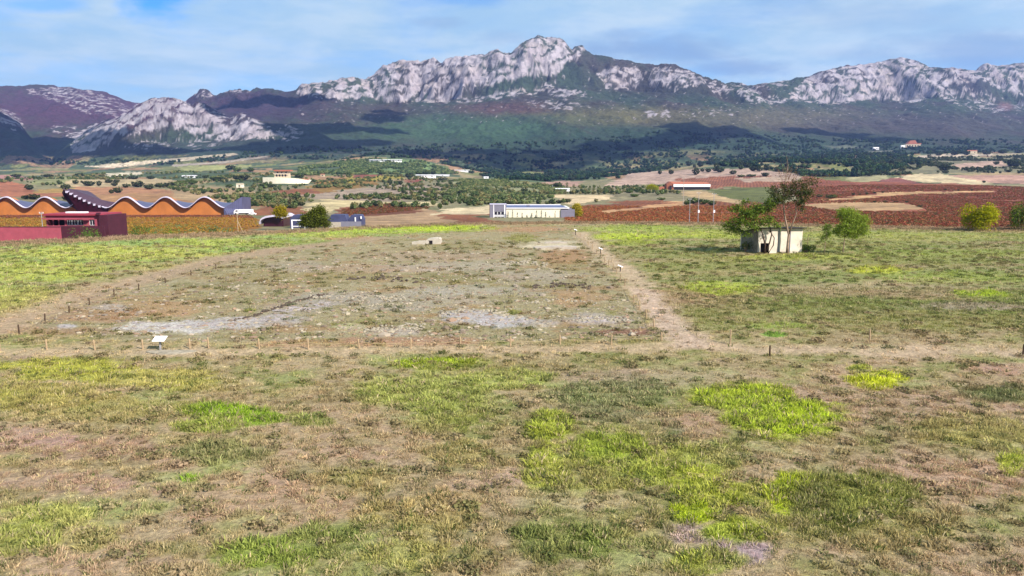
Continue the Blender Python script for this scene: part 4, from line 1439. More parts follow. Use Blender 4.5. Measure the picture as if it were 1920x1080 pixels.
def winery():
    PXS = np.arange(-160, 427, 2.0)
    hc, ht = fr.h(369.0), fr.h(389.0)
    base = 0.0

    def section(px0, px1):
        return PXS[(PXS >= px0) & (PXS <= px1)]
    for (p0, p1) in ((-160, 150), (196, 426)):
        P = section(p0, p1)
        wv = wave(P)
        xs = (P - fr.px) * fr.s
        zt = ht + (hc - ht) * wv
        # wall that swells in and out under the wave
        m = MB()
        vs, fs = [], []
        n = len(P)
        for i in range(n):
            yy = -.9 * wv[i]
            vs += [(xs[i], yy * .3, base - 1.5), (xs[i], yy, zt[i] - .5), (xs[i], 3, zt[i] - .5)]
        for i in range(n - 1):
            fs += [(3 * i, 3 * i + 3, 3 * i + 4, 3 * i + 1), (3 * i + 1, 3 * i + 4, 3 * i + 5, 3 * i + 2)]
        m.add(vs, fs)
        m.build('wall', M['cedar'], win, smooth=False)
        # ruled roof from the front wave to the flatter back wave
        m = MB()
        vs, fs = [], []
        K_ = 8
        hb_c, hb_t = fr.h(376.5, 26), fr.h(384, 26)
        for i in range(n):
            zb = hb_t + (hb_c - hb_t) * (1 - wv[i])
            for k in range(K_ + 1):
                t = k / K_
                vs.append((xs[i], -2.6 + 29 * t, zt[i] * (1 - t) + zb * t))
            vs.append((xs[i], 26.4, zb - 1.2))
            vs.append((xs[i], -2.3, zt[i] - .45))
        w = K_ + 3
        for i in range(n - 1):
            for k in range(K_ + 1):
                fs.append((i * w + k, (i + 1) * w + k, (i + 1) * w + k + 1, i * w + k + 1))
            fs.append((i * w + w - 1, (i + 1) * w + w - 1, (i + 1) * w, i * w))
            fs.append((i * w + w - 2, (i + 1) * w + w - 2, (i + 1) * w + w - 1, i * w + w - 1))
        m.add(vs, fs)
        m.build('roof', M['alu'], win, smooth=True)
        m = MB()
        vs, fs = [], []
        for i in range(n):
            th = .38 + .2 * wv[i]
            vs += [(xs[i], -2.9, zt[i] - th * .55), (xs[i], -2.9, zt[i] + th * .35), (xs[i], -1.6, zt[i] + th * .55), (xs[i], -2.62, zt[i] - th * .55)]
        for i in range(n - 1):
            for a, b in ((0, 1), (1, 2), (3, 0)):
                fs.append((4 * i + a, 4 * i + 4 + a, 4 * i + 4 + b, 4 * i + b))
        m.add(vs, fs)
        m.build('roof_edge', M['fascia'], win)
    # entrance prow
    top = [(139, 353.5), (146, 355), (155, 360), (165, 365), (176, 370), (188, 374.5), (200, 377.5), (212, 379.5)]
    eav = [(141, 357.5), (148, 362), (156, 367.5), (164, 373), (173, 378.5), (183, 383), (193, 387), (206, 390.5)]
    m = MB()
    vs, fs = [], []
    for i, (t, e) in enumerate(zip(top, eav)):
        yb = -9 + i * 1.1
        vs += [(fr.x(t[0]), yb + 6, fr.h(t[1], yb + 6)), (fr.x(e[0]), yb, fr.h(e[1], yb)), (fr.x(e[0]), yb + .5, fr.h(e[1], yb) - .5),
               (fr.x(t[0]), 16, fr.h(t[1], 16) - 1.5 - .6 * i)]
    for i in range(len(top) - 1):
        a, b = 4 * i, 4 * i + 4
        fs += [(a + 1, b + 1, b, a), (a + 2, b + 2, b + 1, a + 1), (a, b, b + 3, a + 3)]
    m.add(vs, fs)
    m.build('canopy_roof', M['canopy'], win)
    for i in range(9):
        m = MB()
        t = (i + .5) / 9 * (len(eav) - 1)
        k = int(t)
        f_ = t - k
        ex = eav[k][0] * (1 - f_) + eav[min(k + 1, len(eav) - 1)][0] * f_
        ey = eav[k][1] * (1 - f_) + eav[min(k + 1, len(eav) - 1)][1] * f_
        yb = -9 + t * 1.1
        m.box(fr.x(ex) - .45, fr.x(ex) + .45, yb - .5, yb + 3, fr.h(ey, yb) - .75, fr.h(ey, yb) + .35)
        m.build('canopy_rib', M['fascia'], win)
    m = MB()
    left = [(140, 355, -8.5), (134.5, 361, -7), (134, 370, -5), (138, 382, -2.5), (147, 393, -1), (152, 399, -.6)]
    vs, fs = [], []
    for (a, b, yb), e in zip(left, eav[:6]):
        vs.append((fr.x(a), yb, fr.h(b, yb)))
    m.tube(vs, [.5, .7, .8, .8, .7, .6], 6)
    m.build('canopy_beam', M['canopy'], win)
    m = MB()
    L = [Vector((fr.x(a), yb + .4, fr.h(b, yb))) for a, b, yb in left]
    Rr = [Vector((fr.x(e[0]), -8.5 + 1.1 * i, fr.h(e[1], -9 + i * 1.1) - .3)) for i, e in enumerate(eav)]
    Bt = [Vector((fr.x(152 + i * 6.5), -.6, -1)) for i in range(8)]
    vs = L + Rr + Bt
    fs = []
    nL = len(L)
    for i in range(nL - 1):
        fs.append((i, i + 1, nL + min(i + 1, 7), nL + i))
    for i in range(7):
        fs.append((nL + i, nL + 8 + i, nL + 8 + i + 1, nL + i + 1))
    fs.append((nL - 1, nL + 8, nL + 5))
    m.add(vs, fs)
    m.build('atrium_glazing', M['atrium'], win)
    MB().box(fr.x(156), fr.x(164), -1.6, -.9, 0, fr.h(397.5)).build('door', M['dark'], win)
    # folded end of the roof
    m = MB()
    m.add([(fr.x(424), -2.5, fr.h(390)), (fr.x(442), 12, fr.h(369, 12)), (fr.x(443), 12, fr.h(392, 12)), (fr.x(430), -2.5, fr.h(400)),
           (fr.x(443.5), 26, fr.h(370, 26)), (fr.x(443.5), 26, 0), (fr.x(443), 12, 0), (fr.x(430), -2.5, 0), (fr.x(424), -2.5, 0), (fr.x(424), 26, fr.h(377, 26))],
          [(0, 3, 2, 1), (1, 2, 6, 5, 4), (3, 7, 6, 2), (0, 8, 7, 3), (0, 1, 9), (1, 4, 9)])
    m.build('end_gable', M['alu'], win)


winery()

# ------------------------------------------------------------------ pink house and its wall
fr = Frame(137, 180, -6.2)
ph = fr.root('pink_house', label='low pink flat-roofed house with dark veranda in front of the wave-roofed winery', cat='house')
zb, zr = fr.h(424), fr.h(404)
m = MB()
x0, x1 = fr.x(84), fr.x(188)
# front wall with real openings: veranda 87..119, windows 130..154 and 164..175
ops = [(87, 118.5, 412, 423), (122, 154, 412, 423), (164.5, 175.5, 412, 423.5)]
cur = x0
for (a, b, t, bt) in ops:
    m.box(cur, fr.x(a), 0, .4, -.5, zr)
    m.box(fr.x(a), fr.x(b), 0, .4, fr.h(t), zr)
    m.box(fr.x(a), fr.x(b), 0, .4, -.5, fr.h(bt))
    cur = fr.x(b)
m.box(cur, x1, 0, .4, -.5, zr)
m.box(x0, x0 + .4, .4, 9, -.5, zr)
m.box(x1 - .4, x1, .4, 9, -.5, zr)
m.box(x0 + .4, x1 - .4, 8.6, 9, -.5, zr)
m.build('wall', M['pink'], ph)
MB().box(x0 - .3, x1 + .25, -.5, 9.3, zr, zr + .42).build('roof', M['pink_roof'], ph)
MB().box(x0 - .3, fr.x(170), -1.2, -.5, fr.h(410.6), fr.h(408.6)).build('awning', M['pink'], ph)
MB().box(x0 + .4, x1 - .4, 2.6, 2.8, -.4, zr - .1).build('dark_backing', M['dark'], ph)  # near-black sheet: shade inside the veranda and rooms is put into its colour
for a in (96.5, 107):
    MB().box(fr.x(a) - .09, fr.x(a) + .09, .05, .25, fr.h(423), fr.h(412)).build('post', M['pink'], ph)
for (a, b) in ((123, 131), (132, 142), (143.5, 153.5), (165, 175)):
    w = MB()
    X0, X1, Z0, Z1 = fr.x(a), fr.x(b), fr.h(422.5), fr.h(412.5)
    w.box(X0, X1, .2, .26, Z0, Z0 + .07).box(X0, X1, .2, .26, Z1 - .07, Z1).box(X0, X0 + .07, .2, .26, Z0, Z1).box(X1 - .07, X1, .2, .26, Z0, Z1).box((X0 + X1) / 2 - .03, (X0 + X1) / 2 + .03, .2, .26, Z0, Z1)
    wo = w.build('window', M['white'], ph)
    MB().box(X0 + .07, X1 - .07, .27, .29, Z0 + .07, Z1 - .07).build('pane', M['glass'], wo)
MB().box(fr.x(108), fr.x(146), 3, 4.4, zr + .43, zr + .75).build('skylight', M['white'], ph)
MB().box(fr.x(187.5), fr.x(204), -.8, 8, -2, fr.h(403)).build('tower', M['maroon'], ph)
MB().box(fr.x(183.5), fr.x(189), -.9, -.1, fr.h(403), fr.h(398.5)).build('chimney', M['maroon'], ph)
fr = Frame(60, 172, -6.5)
gw = fr.root('garden_wall', label='long plain pink wall at the left edge below the pink house', cat='wall')
MB().box(fr.x(-140), fr.x(110), 0, .5, -1, fr.h(426)).build('wall_panel', M['pink'], gw)
MB().box(fr.x(-140), fr.x(110), -.06, .56, fr.h(426), fr.h(425)).build('coping', M['maroon'], gw)
MB().box(fr.x(110) + .01, fr.x(192), .2, .7, -1, fr.h(424)).build('side_panel', M['maroon'], gw)


# ------------------------------------------------------------------ central warehouse
Yw_ = 400.0
fr = Frame(998, Yw_, CH + e_of(414) * Yw_)
wh = fr.root('warehouse', label='long cream warehouse with solar roof behind the meadow centre', cat='warehouse')
m = MB()
m.box(fr.x(949), fr.x(1052), 0, 26, -2, fr.h(391)).build('wall', M['cream'], wh)
m = MB()
m.box(fr.x(949), fr.x(1068), -.5, 26.5, fr.h(391), fr.h(389.3)).build('roof_edge', M['white'], wh)
zt, zq = fr.h(389.2), fr.h(384.4, 24)
m = MB()
m.add([(fr.x(949), -.3, zt), (fr.x(1066), -.3, zt), (fr.x(1058), 24, zq), (fr.x(949), 24, zq), (fr.x(949), 24, zt - .3), (fr.x(1058), 24, zt - .3)],
      [(0, 1, 2, 3), (3, 2, 5, 4), (0, 3, 4), (1, 5, 2)])
m.build('solar_roof', M['solar'], wh)
MB().box(fr.x(949), fr.x(1057), 23.9, 24.6, zq - .1, zq + .35).build('roof_ridge', M['white'], wh)
MB().box(fr.x(988), fr.x(994), 10, 12, zt + 1, fr.h(386, 11)).build('roof_vent', M['bluegrey'], wh)
MB().box(fr.x(1052), fr.x(1078), -.6, 18, -2, fr.h(393)).build('annex', M['bluegrey'], wh)
ob = MB()
ops = [(926, 945, 396.5, 403), (926, 945, 406.5, 412)]
ob.box(fr.x(918), fr.x(926), -1, 9, -2, fr.h(383.5)).box(fr.x(945), fr.x(949), -1, 9, -2, fr.h(383.5))
ob.box(fr.x(926), fr.x(945), -1, 9, fr.h(396.5), fr.h(383.5)).box(fr.x(926), fr.x(945), -1, 9, fr.h(406.5), fr.h(403)).box(fr.x(926), fr.x(945), -1, 9, -2, fr.h(412.5))
ob.build('office_wall', M['bluegrey'], wh)
MB().box(fr.x(926), fr.x(945), 1, 1.3, 0, fr.h(396)).build('dark_backing', M['glass'], wh)
for py0, py1 in ((403, 396.5), (412.5, 406.5)):
    for a, b in ((926, 932.3), (932.6, 938.6), (938.9, 945)):
        w = MB()
        X0, X1, Z0, Z1 = fr.x(a), fr.x(b), fr.h(py0), fr.h(py1)
        w.box(X0, X0 + .14, -.9, -.8, Z0, Z1).box(X1 - .14, X1, -.9, -.8, Z0, Z1).box(X0, X1, -.9, -.8, Z0, Z0 + .12).box(X0, X1, -.9, -.8, Z1 - .12, Z1)
        wo = w.build('window', M['white'], wh)
        MB().box(X0 + .14, X1 - .14, -.78, -.75, Z0 + .12, Z1 - .12).build('pane', M['glass'], wo)
MB().box(fr.x(924.7), fr.x(926), -1.12, -1.003, 0, fr.h(384)).build('pilaster', M['white'], wh)
MB().box(fr.x(945), fr.x(947), -1.12, -1.003, 0, fr.h(384)).build('pilaster', M['white'], wh)
MB().box(fr.x(926), fr.x(945), -1.1, -1.003, fr.h(405.6), fr.h(404)).build('string_course', M['white'], wh)
MB().box(fr.x(917.4), fr.x(918), -1.2, 9.1, -2, fr.h(383)).build('end_wall', M['atrium'], wh)
MB().box(fr.x(917.4), fr.x(949), -1.2, 9.2, fr.h(383.5), fr.h(382.6)).build('office_roof', M['fascia'], wh)

# cypresses in front of the warehouse
M_CYP = leafy('cypress_foliage', (44, 62, 40), (66, 84, 50))


def cypress(name, px, h, Y, label):
    a, _ = cam_dir(px, 400)
    z = CH + e_of(413.5) * Y
    h *= 1.35
    r = empty(name, (a * Y, Y, z), label=label, cat='tree', group='cypresses along the cream warehouse wall')
    m = MB()
    for i in range(110):
        t = random.random()
        rr = .62 * math.sin(math.pi * min(1, .12 + .88 * (1 - t))) ** .6 * (1 - t * .75)
        an = random.uniform(0, 6.28)
        c = Vector((rr * math.cos(an), rr * math.sin(an), .15 + t * h))
        d = Vector((math.cos(an), math.sin(an), .8)).normalized() * .2
        sd_ = Vector((-math.sin(an), math.cos(an), 0)) * .14
        m.add([c - sd_ - d * .6, c + sd_ - d * .6, c + d * 1.6], [(0, 1, 2)])
    m.build('crown', M_CYP, r)
    MB().tube([(0, 0, -.3), (0, 0, h * .4)], [.08, .05], 5).build('trunk', M['bark_d'], r)


for i, (px, hh, lb) in enumerate([(952.5, 3.5, 'slim cypress nearest the grey office end of the warehouse'), (961, 4.0, 'tall cypress second from the office end of the warehouse'),
                                  (970, 3.0, 'third cypress from the office end of the warehouse'), (979, 2.9, 'fourth cypress from the office end of the warehouse'),
                                  (988, 2.2, 'short thin cypress in the middle of the warehouse row'), (997, 2.8, 'cypress just right of the short thin one in the warehouse row'),
                                  (1006, 3.9, 'tall cypress with a dark shrub at its foot by the warehouse'), (1015, 3.9, 'tall cypress right of the dark shrub by the warehouse'),
                                  (1023, 3.2, 'second cypress from the right in the warehouse row'), (1041, 3.6, 'cypress standing apart at the right end of the warehouse row')]):
    cypress('cypress_tree', px, hh, 397.5, lb)


# ------------------------------------------------------------------ farm barn on the right
gx, gy, gz = ground_at(1290, 356, 500)
fr = Frame(1290, gy, gz)
bn = fr.root('barn', label='long low barn with white front and clay roof on the red fields', cat='barn')
MB().box(fr.x(1262), fr.x(1330), 0, 14, -3, fr.h(350.5)).build('wall', M['dark'], bn)
MB().box(fr.x(1261), fr.x(1330.5), -.8, .4, fr.h(350.3), fr.h(345.5)).build('front_band', M['white'], bn)
m = MB()
m.add([(fr.x(1261), -.9, fr.h(345.3)), (fr.x(1330.5), -.9, fr.h(345.3)), (fr.x(1328), 9, fr.h(341.6, 9)), (fr.x(1254), 9, fr.h(340.2, 9)), (fr.x(1254), 18, fr.h(344, 18)), (fr.x(1328), 18, fr.h(344, 18))],
      [(0, 1, 2, 3), (3, 2, 5, 4)])
m.build('roof', M['tile'], bn)
m = MB()
m.add([(fr.x(1249), 2, 0), (fr.x(1262), -.2, 0), (fr.x(1262), -.2, fr.h(346)), (fr.x(1255.5), 1, fr.h(340.5)), (fr.x(1249), 2, fr.h(345)), (fr.x(1249), 14, 0), (fr.x(1249), 14, fr.h(345)), (fr.x(1255.5), 14, fr.h(340.5))],
      [(0, 1, 2, 3, 4), (0, 4, 6, 5), (4, 3, 7, 6)])
m.build('gable_wall', M['tile'], bn)
MB().box(fr.x(1254.5), fr.x(1258), -.3, .8, 0, fr.h(348)).build('door', M['dark'], bn)
MB().box(fr.x(1236), fr.x(1246), 4, 8, -1, fr.h(350)).build('lean_to', M['tile'], bn)


# ------------------------------------------------------------------ small buildings of the valley
def house(px0, px1, pyb, hpx, label, wall='beige', roof='tile', depth=9, wins=2, pitch=.35, name='house', cat='house', ymin=450):
    cx = (px0 + px1) / 2
    x, y, z = ground_at(cx, pyb, ymin)
    s = y / 1415.0
    w, h = (px1 - px0) * s / 2, hpx * s
    r = empty(name, (x, y, z), label=label, cat=cat)
    hw = h * (1 - pitch * .6)
    MB().box(-w, w, 0, depth, -3, hw).build('wall', M[wall], r)
    m = MB()
    o = .04 * w + .3
    m.add([(-w - o, -o, hw), (w + o, -o, hw), (w + o, depth / 2, h), (-w - o, depth / 2, h), (w + o, depth + o, hw), (-w - o, depth + o, hw)],
          [(0, 1, 2, 3), (3, 2, 4, 5), (0, 3, 5), (1, 4, 2), (0, 5, 4, 1)])
    m.build('roof', M[roof], r)
    for i in range(wins):
        cxw = -w + (i + .5) * 2 * w / wins
        ww = min(.5 * w / wins, 1.2)
        MB().box(cxw - ww, cxw + ww, -.08, .1, hw * .3, hw * .72).build('window', M['dark'], r)
    return r


house(780, 816, 333, 5.5, 'long low white building with pale roof beyond the taupe field', 'white', 'white', 14, 3, name='farm_shed', cat='farm building')
house(818, 842, 330, 3, 'small low pale shed right of the long white building', 'white', 'white', 8, 1, name='farm_shed', cat='farm building')
house(341, 366, 333, 4.5, 'low white farm building among dark trees above the winery roof', 'white', 'white', 9, 3, name='farm_shed', cat='farm building')
house(443, 455, 352, 8, 'small cream stone cottage beside dark shrubs left of the villa', 'cream', 'beige', 6, 1, name='cottage', cat='house')
house(601, 608, 331, 5, 'tiny pale hut right of the villa terrace', 'beige', 'tile', 5, 1, name='hut', cat='hut')
house(1042, 1068, 358.5, 5.5, 'white cluster of farm roofs beside a round dark tree', 'white', 'white', 10, 2, name='farm_shed', cat='farm building')
house(1036, 1042, 353, 5, 'tiny white hut left of the round dark tree', 'white', 'white', 5, 1, name='hut', cat='hut')
house(907, 916, 335, 4, 'tiny white house at the edge of the dark wood in the centre', 'white', 'white', 7, 1, name='hut', cat='hut')
house(1814, 1832, 288.5, 7, 'small house with pink roof under the right mountain', 'beige', 'tile', 10, 2, name='cottage', cat='house', ymin=900)
house(1638, 1648, 281, 5, 'small white house between pale clearings on the right slope', 'white', 'white', 8, 1, name='cottage', cat='house', ymin=900)
house(693, 752, 303, 4, 'very long white building on top of the green hill', 'white', 'white', 12, 6, name='hilltop_building', cat='building', ymin=900)
house(848, 880, 321.5, 3, 'thin white building at the foot of the green hill', 'white', 'white', 10, 2, name='farm_shed', cat='farm building', ymin=900)

# the villa on its terrace
x, y, z = ground_at(538, 344, 500)
fr = Frame(538, y, z)
vi = fr.root('villa', label='stone villa on a curved cream terrace wall above the vineyards', cat='house')
m = MB()
pts = []
for i in range(13):
    t = i / 12
    px = 494 + t * 84
    pts.append((fr.x(px), 5 - 9 * math.sin(math.pi * (t * .8 + .1)), 332.5 + 5 * t * t))
vs, fs = [], []
for (a, b, c_) in pts:
    vs += [(a, b, -2), (a, b, fr.h(c_, b)), (a, 26, fr.h(c_, b))]
for i in range(12):
    fs += [(3 * i, 3 * i + 3, 3 * i + 4, 3 * i + 1), (3 * i + 1, 3 * i + 4, 3 * i + 5, 3 * i + 2)]
fs += [(0, 1, 2), (36, 38, 37)]
m.add(vs, fs)
m.build('terrace_wall', M['cream'], vi)
MB().box(fr.x(513), fr.x(540), 10, 20, 0, fr.h(321, 10)).build('wall', M['beige'], vi)
MB().box(fr.x(513), fr.x(544), 7.5, 21, fr.h(321, 10), fr.h(318.5, 10)).build('roof', M['tile'], vi)
MB().box(fr.x(512), fr.x(541), 7.6, 7.9, fr.h(326.2, 8), fr.h(325, 8)).build('balcony', M['concrete'], vi)
for a in (516, 521.5, 527, 532.5):
    MB().box(fr.x(a), fr.x(a + 3), 9.85, 10.1, fr.h(331, 10), fr.h(327, 10)).build('window', M['dark'], vi)
for a in (518, 526, 534):
    MB().box(fr.x(a), fr.x(a + 3), 9.85, 10.1, fr.h(324.5, 10), fr.h(322, 10)).build('window', M['dark'], vi)
MB().box(fr.x(563), fr.x(577), 4, 12, -2, fr.h(337)).build('annex', M['beige'], vi)
MB().box(fr.x(562), fr.x(578), 3.5, 12.5, fr.h(337), fr.h(335.4)).build('annex_roof', M['tile'], vi)

# mansion on the right slope
x, y, z = ground_at(1702, 277, 1200)
fr = Frame(1702, y, z)
ma = fr.root('mansion', label='large pale house with stepped pinkish roofs on the right slope', cat='house')
MB().box(fr.x(1689), fr.x(1717), 0, 14, -4, fr.h(270)).build('wall', M['beige'], ma)
m = MB().prism([(fr.x(1691), fr.h(270)), (fr.x(1711), fr.h(270)), (fr.x(1706), fr.h(263)), (fr.x(1697), fr.h(263.5))], -1, 15)
m.build('roof', M['tile'], ma)
MB().box(fr.x(1711), fr.x(1718), -1, 15, fr.h(270), fr.h(268.5)).build('roof', M['tile'], ma)
MB().box(fr.x(1681), fr.x(1688.5), 1, 9, -3, fr.h(272)).build('wing', M['white'], ma)
for a in (1691, 1696, 1701, 1706, 1711):
    MB().box(fr.x(a), fr.x(a + 2.2), -.2, .3, fr.h(275), fr.h(272)).build('window', M['dark'], ma)

# ------------------------------------------------------------------ bluish halls left of centre
fr = Frame(507, 300, CH + e_of(418) * 300)
ch = fr.root('curved_hall', label='low hall with a curved lilac roof beside the yellow tree', cat='building')
arc = [(487, 417), (489, 411), (493, 407.5), (499, 405), (507, 403.6), (518, 402.4), (524, 403), (530, 406)]
m = MB()
vs, fs = [], []
for (a, b) in arc:
    for dy, k in ((-1.5, 0), (16, 0), (16, -.5), (-1.5, -.7)):
        vs.append((fr.x(a), dy, fr.h(b) + k))
for i in range(len(arc) - 1):
    for k in range(4):
        fs.append((4 * i + k, 4 * i + (k + 1) % 4, 4 * i + 4 + (k + 1) % 4, 4 * i + 4 + k))
fs += [(0, 3, 2, 1), (28, 29, 30, 31)]
m.add(vs, fs)
m.build('roof', M['fascia'], ch, smooth=False)
m = MB()
m.prism([(fr.x(490), -3), (fr.x(529), -3), (fr.x(529), fr.h(408)), (fr.x(516), fr.h(405)), (fr.x(500), fr.h(407.5)), (fr.x(492), fr.h(411))], 1, 15)
m.build('wall', M['atrium'], ch)

fr = Frame(610, 285, CH + e_of(419) * 285)
hg = fr.root('blue_hall', label='low dark blue sheet metal halls behind the big olive green tree', cat='building')
for (a, b, t, tb, dy) in ((538, 566, 411, 404, 3), (614, 650, 413, 402.5, 0), (650, 677, 412, 403.5, 2)):
    m = MB()
    m.prism([(fr.x(a), -3), (fr.x(b), -3), (fr.x(b), fr.h(t)), (fr.x(b - 4), fr.h(tb)), (fr.x(a + 7), fr.h(tb)), (fr.x(a), fr.h(t))], dy, dy + 6)
    m.build('hall_roof', M['blue'], hg)
MB().box(fr.x(611), fr.x(640), -1.5, -.9, -3, fr.h(416)).build('plinth_wall', M['concrete'], hg)
MB().box(fr.x(663), fr.x(665), 1.6, 2.1, fr.h(416), fr.h(408)).build('door', M['white'], hg)
MB().box(fr.x(674), fr.x(676), 1.6, 2.1, fr.h(411), fr.h(406)).build('vent', M['white'], hg)
MB().box(fr.x(640), fr.x(678), -1.5, -.9, -3, fr.h(415)).build('plinth_wall', M['bluegrey'], hg)
fr = Frame(558, 230, CH + e_of(428) * 230)
bb = fr.root('framed_panel', label='white framed dark blue panel standing left of the olive green tree', cat='panel')
m = MB()
m.box(fr.x(545), fr.x(547.2), 0, .3, -1.5, fr.h(412)).box(fr.x(568.8), fr.x(571), 0, .3, -1.5, fr.h(412))
m.box(fr.x(547.2), fr.x(568.8), 0, .3, fr.h(414), fr.h(412)).box(fr.x(547.2), fr.x(568.8), 0, .3, fr.h(425), fr.h(423.6))
m.build('frame', M['white'], bb)
MB().box(fr.x(547.2), fr.x(568.8), .1, .2, fr.h(423.6), fr.h(414)).build('sheet', M['blue'], bb)


# ------------------------------------------------------------------ white truck and car by the winery
fr = Frame(452, 432, CH + e_of(402.5) * 432)
tr = fr.root('truck', label='white articulated truck parked at the right end of the winery', cat='truck')
MB().box(-1.5, 6.2, 0, 2.5, 1.0, 3.0).build('trailer', M['white'], tr)
cb = MB()
cb.prism([(-4.4, .55), (-1.75, .55), (-1.75, 2.9), (-3.5, 2.9), (-4.3, 1.9)], 0, 2.4)
cab = cb.build('cab', M['white'], tr)
MB().prism([(-3.5, 1.7), (-2.1, 1.7), (-2.1, 2.5), (-3.2, 2.5)], -.03, .0).build('window', M['glass'], cab)
MB().box(-3.9, 6.0, .3, 2.2, .55, .98).build('chassis', M['tyre'], tr)
for xw in (-3.4, 2.8, 4.0, 5.2):
    w = MB().tube([(0, 0, 0), (0, .35, 0)], [.5, .5], 12)
    w.build('wheel', M['tyre'], tr, (xw, -.05, .5))
fr = Frame(472, 430, CH + e_of(403) * 430)
ca = fr.root('parked_car', label='small white car right behind the white truck', cat='car')
MB().prism([(-2, .3), (2, .3), (2, .85), (1.1, .95), (.5, 1.45), (-1.1, 1.45), (-1.6, .9), (-2, .8)], 0, 1.7).build('body', M['white'], ca)
MB().prism([(-1.3, .95), (.8, .95), (.4, 1.35), (-1.0, 1.35)], -.02, 0).build('window', M['glass'], ca)
for xw in (-1.25, 1.25):
    MB().tube([(0, 0, 0), (0, .2, 0)], [.32, .32], 10).build('wheel', M['tyre'], ca, (xw, -.03, .32))


# ------------------------------------------------------------------ poles
def pole(px, pyt, pyb, Y, label, r=.14, mat='steel', cross=0, stay=None, name='utility_pole', cat='pole', group=None):
    a, _ = cam_dir(px, (pyt + pyb) / 2)
    z0, z1 = CH + e_of(pyb) * Y, CH + e_of(pyt) * Y
    zt = float(T(np.array([a * Y]), np.array([Y]))[0])
    z0 = min(z0, zt)
    rt = empty(name, (a * Y, Y, z0), label=label, cat=cat, group=group)
    MB().tube([(0, 0, -.3), (0, 0, z1 - z0)], [r, r * .7], 8).build('shaft', M[mat], rt)
    if cross:
        MB().box(-cross, cross, -.08, .08, z1 - z0 - .5, z1 - z0 - .35).build('crossarm', M[mat], rt)
        for q in (-.9, 0, .9):
            MB().tube([(q * cross, 0, z1 - z0 - .35), (q * cross, 0, z1 - z0 - .05)], [.07, .05], 6).build('insulator', M['white'], rt)
    if stay:
        MB().tube([(0, 0, (z1 - z0) * stay[2]), (stay[0], stay[1], 0)], [.1, .1], 6).build('brace', M[mat], rt)
    return rt


pole(445.5, 399, 441, 190, 'pale utility pole with a slanting brace at the rim below the truck', .14, 'wood', 0, (2.6, 0, .75))
pole(78.5, 397, 427, 185, 'white lamp pole left of the pink house', .1, 'steel', .5)
pole(1282, 333, 365, 560, 'pale pole standing in front of the white barn', .22, 'concrete', 1.0)
pole(1293.5, 372, 397, 330, 'grey pole left of the two poles below the barn', .14, 'steel', .7)
pole(1310, 360, 397, 330, 'tallest grey pole in the middle below the barn', .15, 'steel', .9)
pole(1338.5, 362, 397, 330, 'grey pole right of the others below the barn', .15, 'steel', .9)
for px, lb in ((1310, 'small white cabinet at the foot of the tallest grey pole'), (1339, 'small white cabinet at the foot of the right grey pole')):
    a, _ = cam_dir(px, 397)
    r = empty('cabinet', (a * 329, 329, CH + e_of(398) * 329), label=lb, cat='cabinet')
    MB().box(-.35, .35, -.3, .3, -.2, 1.0).build('body', M['white'], r)
    MB().box(-.42, .42, -.36, .36, 1.0, 1.08).build('lid', M['steel'], r)


# ------------------------------------------------------------------ fences of the dig
def gnd(px, py):
    X, Y = flat_xy(px, py)
    return X, Y, float(T(np.array([X]), np.array([Y]))[0])


post_proto = MB().tube([(0, 0, -.12), (0, 0, .62), (0, 0, .68)], [.065, .06, .04], 7).mesh('post', M['wood'])
post_dark = MB().tube([(0, 0, -.12), (0, 0, .62), (0, 0, .68)], [.065, .06, .04], 7).mesh('post', M['wood_d'])


ORD = ['first', 'second', 'third', 'fourth', 'fifth', 'sixth', 'seventh', 'eighth', 'ninth', 'tenth', 'eleventh', 'twelfth', 'thirteenth', 'fourteenth', 'fifteenth', 'sixteenth', 'seventeenth', 'eighteenth', 'nineteenth', 'twentieth']


def post_row(pts, name_label, group, rope_label, hs=1.0, mesh=None, rope=True, rope_z=.42):
    tops = []
    for ip, (px, py) in enumerate(pts):
        X, Y, Z = gnd(px, py)
        o = link('fence_post', mesh or post_proto, None, (X, Y, Z), random.uniform(0, 6))
        k = hs * random.uniform(.92, 1.12)
        o.scale = (1, 1, k)
        o.rotation_euler = (random.gauss(0, .04), random.gauss(0, .05), random.uniform(0, 6))
        tag(o, name_label % ORD[ip], 'fence post', group)
        tops.append(Vector((X, Y, Z + rope_z * hs)))
    if rope:
        m = MB()
        for a, b in zip(tops[:-1], tops[1:]):
            P = []
            for i in range(7):
                t = i / 6
                p = a.lerp(b, t)
                p.z -= .14 * math.sin(math.pi * t)
                P.append(p)
            m.tube(P, [.016] * 7, 4)
        o = m.build('rope', M['rope'])
        tag(o, rope_label, 'rope')


front = [(-95, 658), (0, 658), (88, 656), (178, 656), (268, 655), (356, 653.5), (391, 652), (486, 652), (578, 653), (673, 651), (770, 651),
         (863, 649), (957, 648), (1050, 645), (1146, 645), (1240, 641)]
post_row(front, 'pale wooden post, %s from the left in the front rope fence', 'posts of the front rope fence', 'straw coloured rope along the front row of posts')
right = [(1240, 641), (1226, 618), (1212, 598), (1199, 580), (1188, 566), (1171, 537), (1163, 526), (1156, 514), (1150, 506), (1141, 498), (1134, 491),
         (1127, 483), (1119, 475), (1111, 466), (1103, 459), (1095, 451), (1088, 444), (1079, 437), (1070, 430), (1062, 424)]
post_row(right[1:], 'pale wooden post, %s counted from the near corner along the footpath rope', 'posts of the footpath rope fence', 'straw coloured rope receding along the footpath', 1.15)
leftr = [(36, 626), (84, 603), (130, 588), (168, 573), (214, 558), (260, 545), (310, 531), (358, 517), (405, 505), (452, 493)]
post_row(leftr, 'thin dark post, %s from the near end of the curved left fence', 'posts of the left curved fence', 'rope along the curved left fence of the excavation', 1.0, post_dark, True, .4)
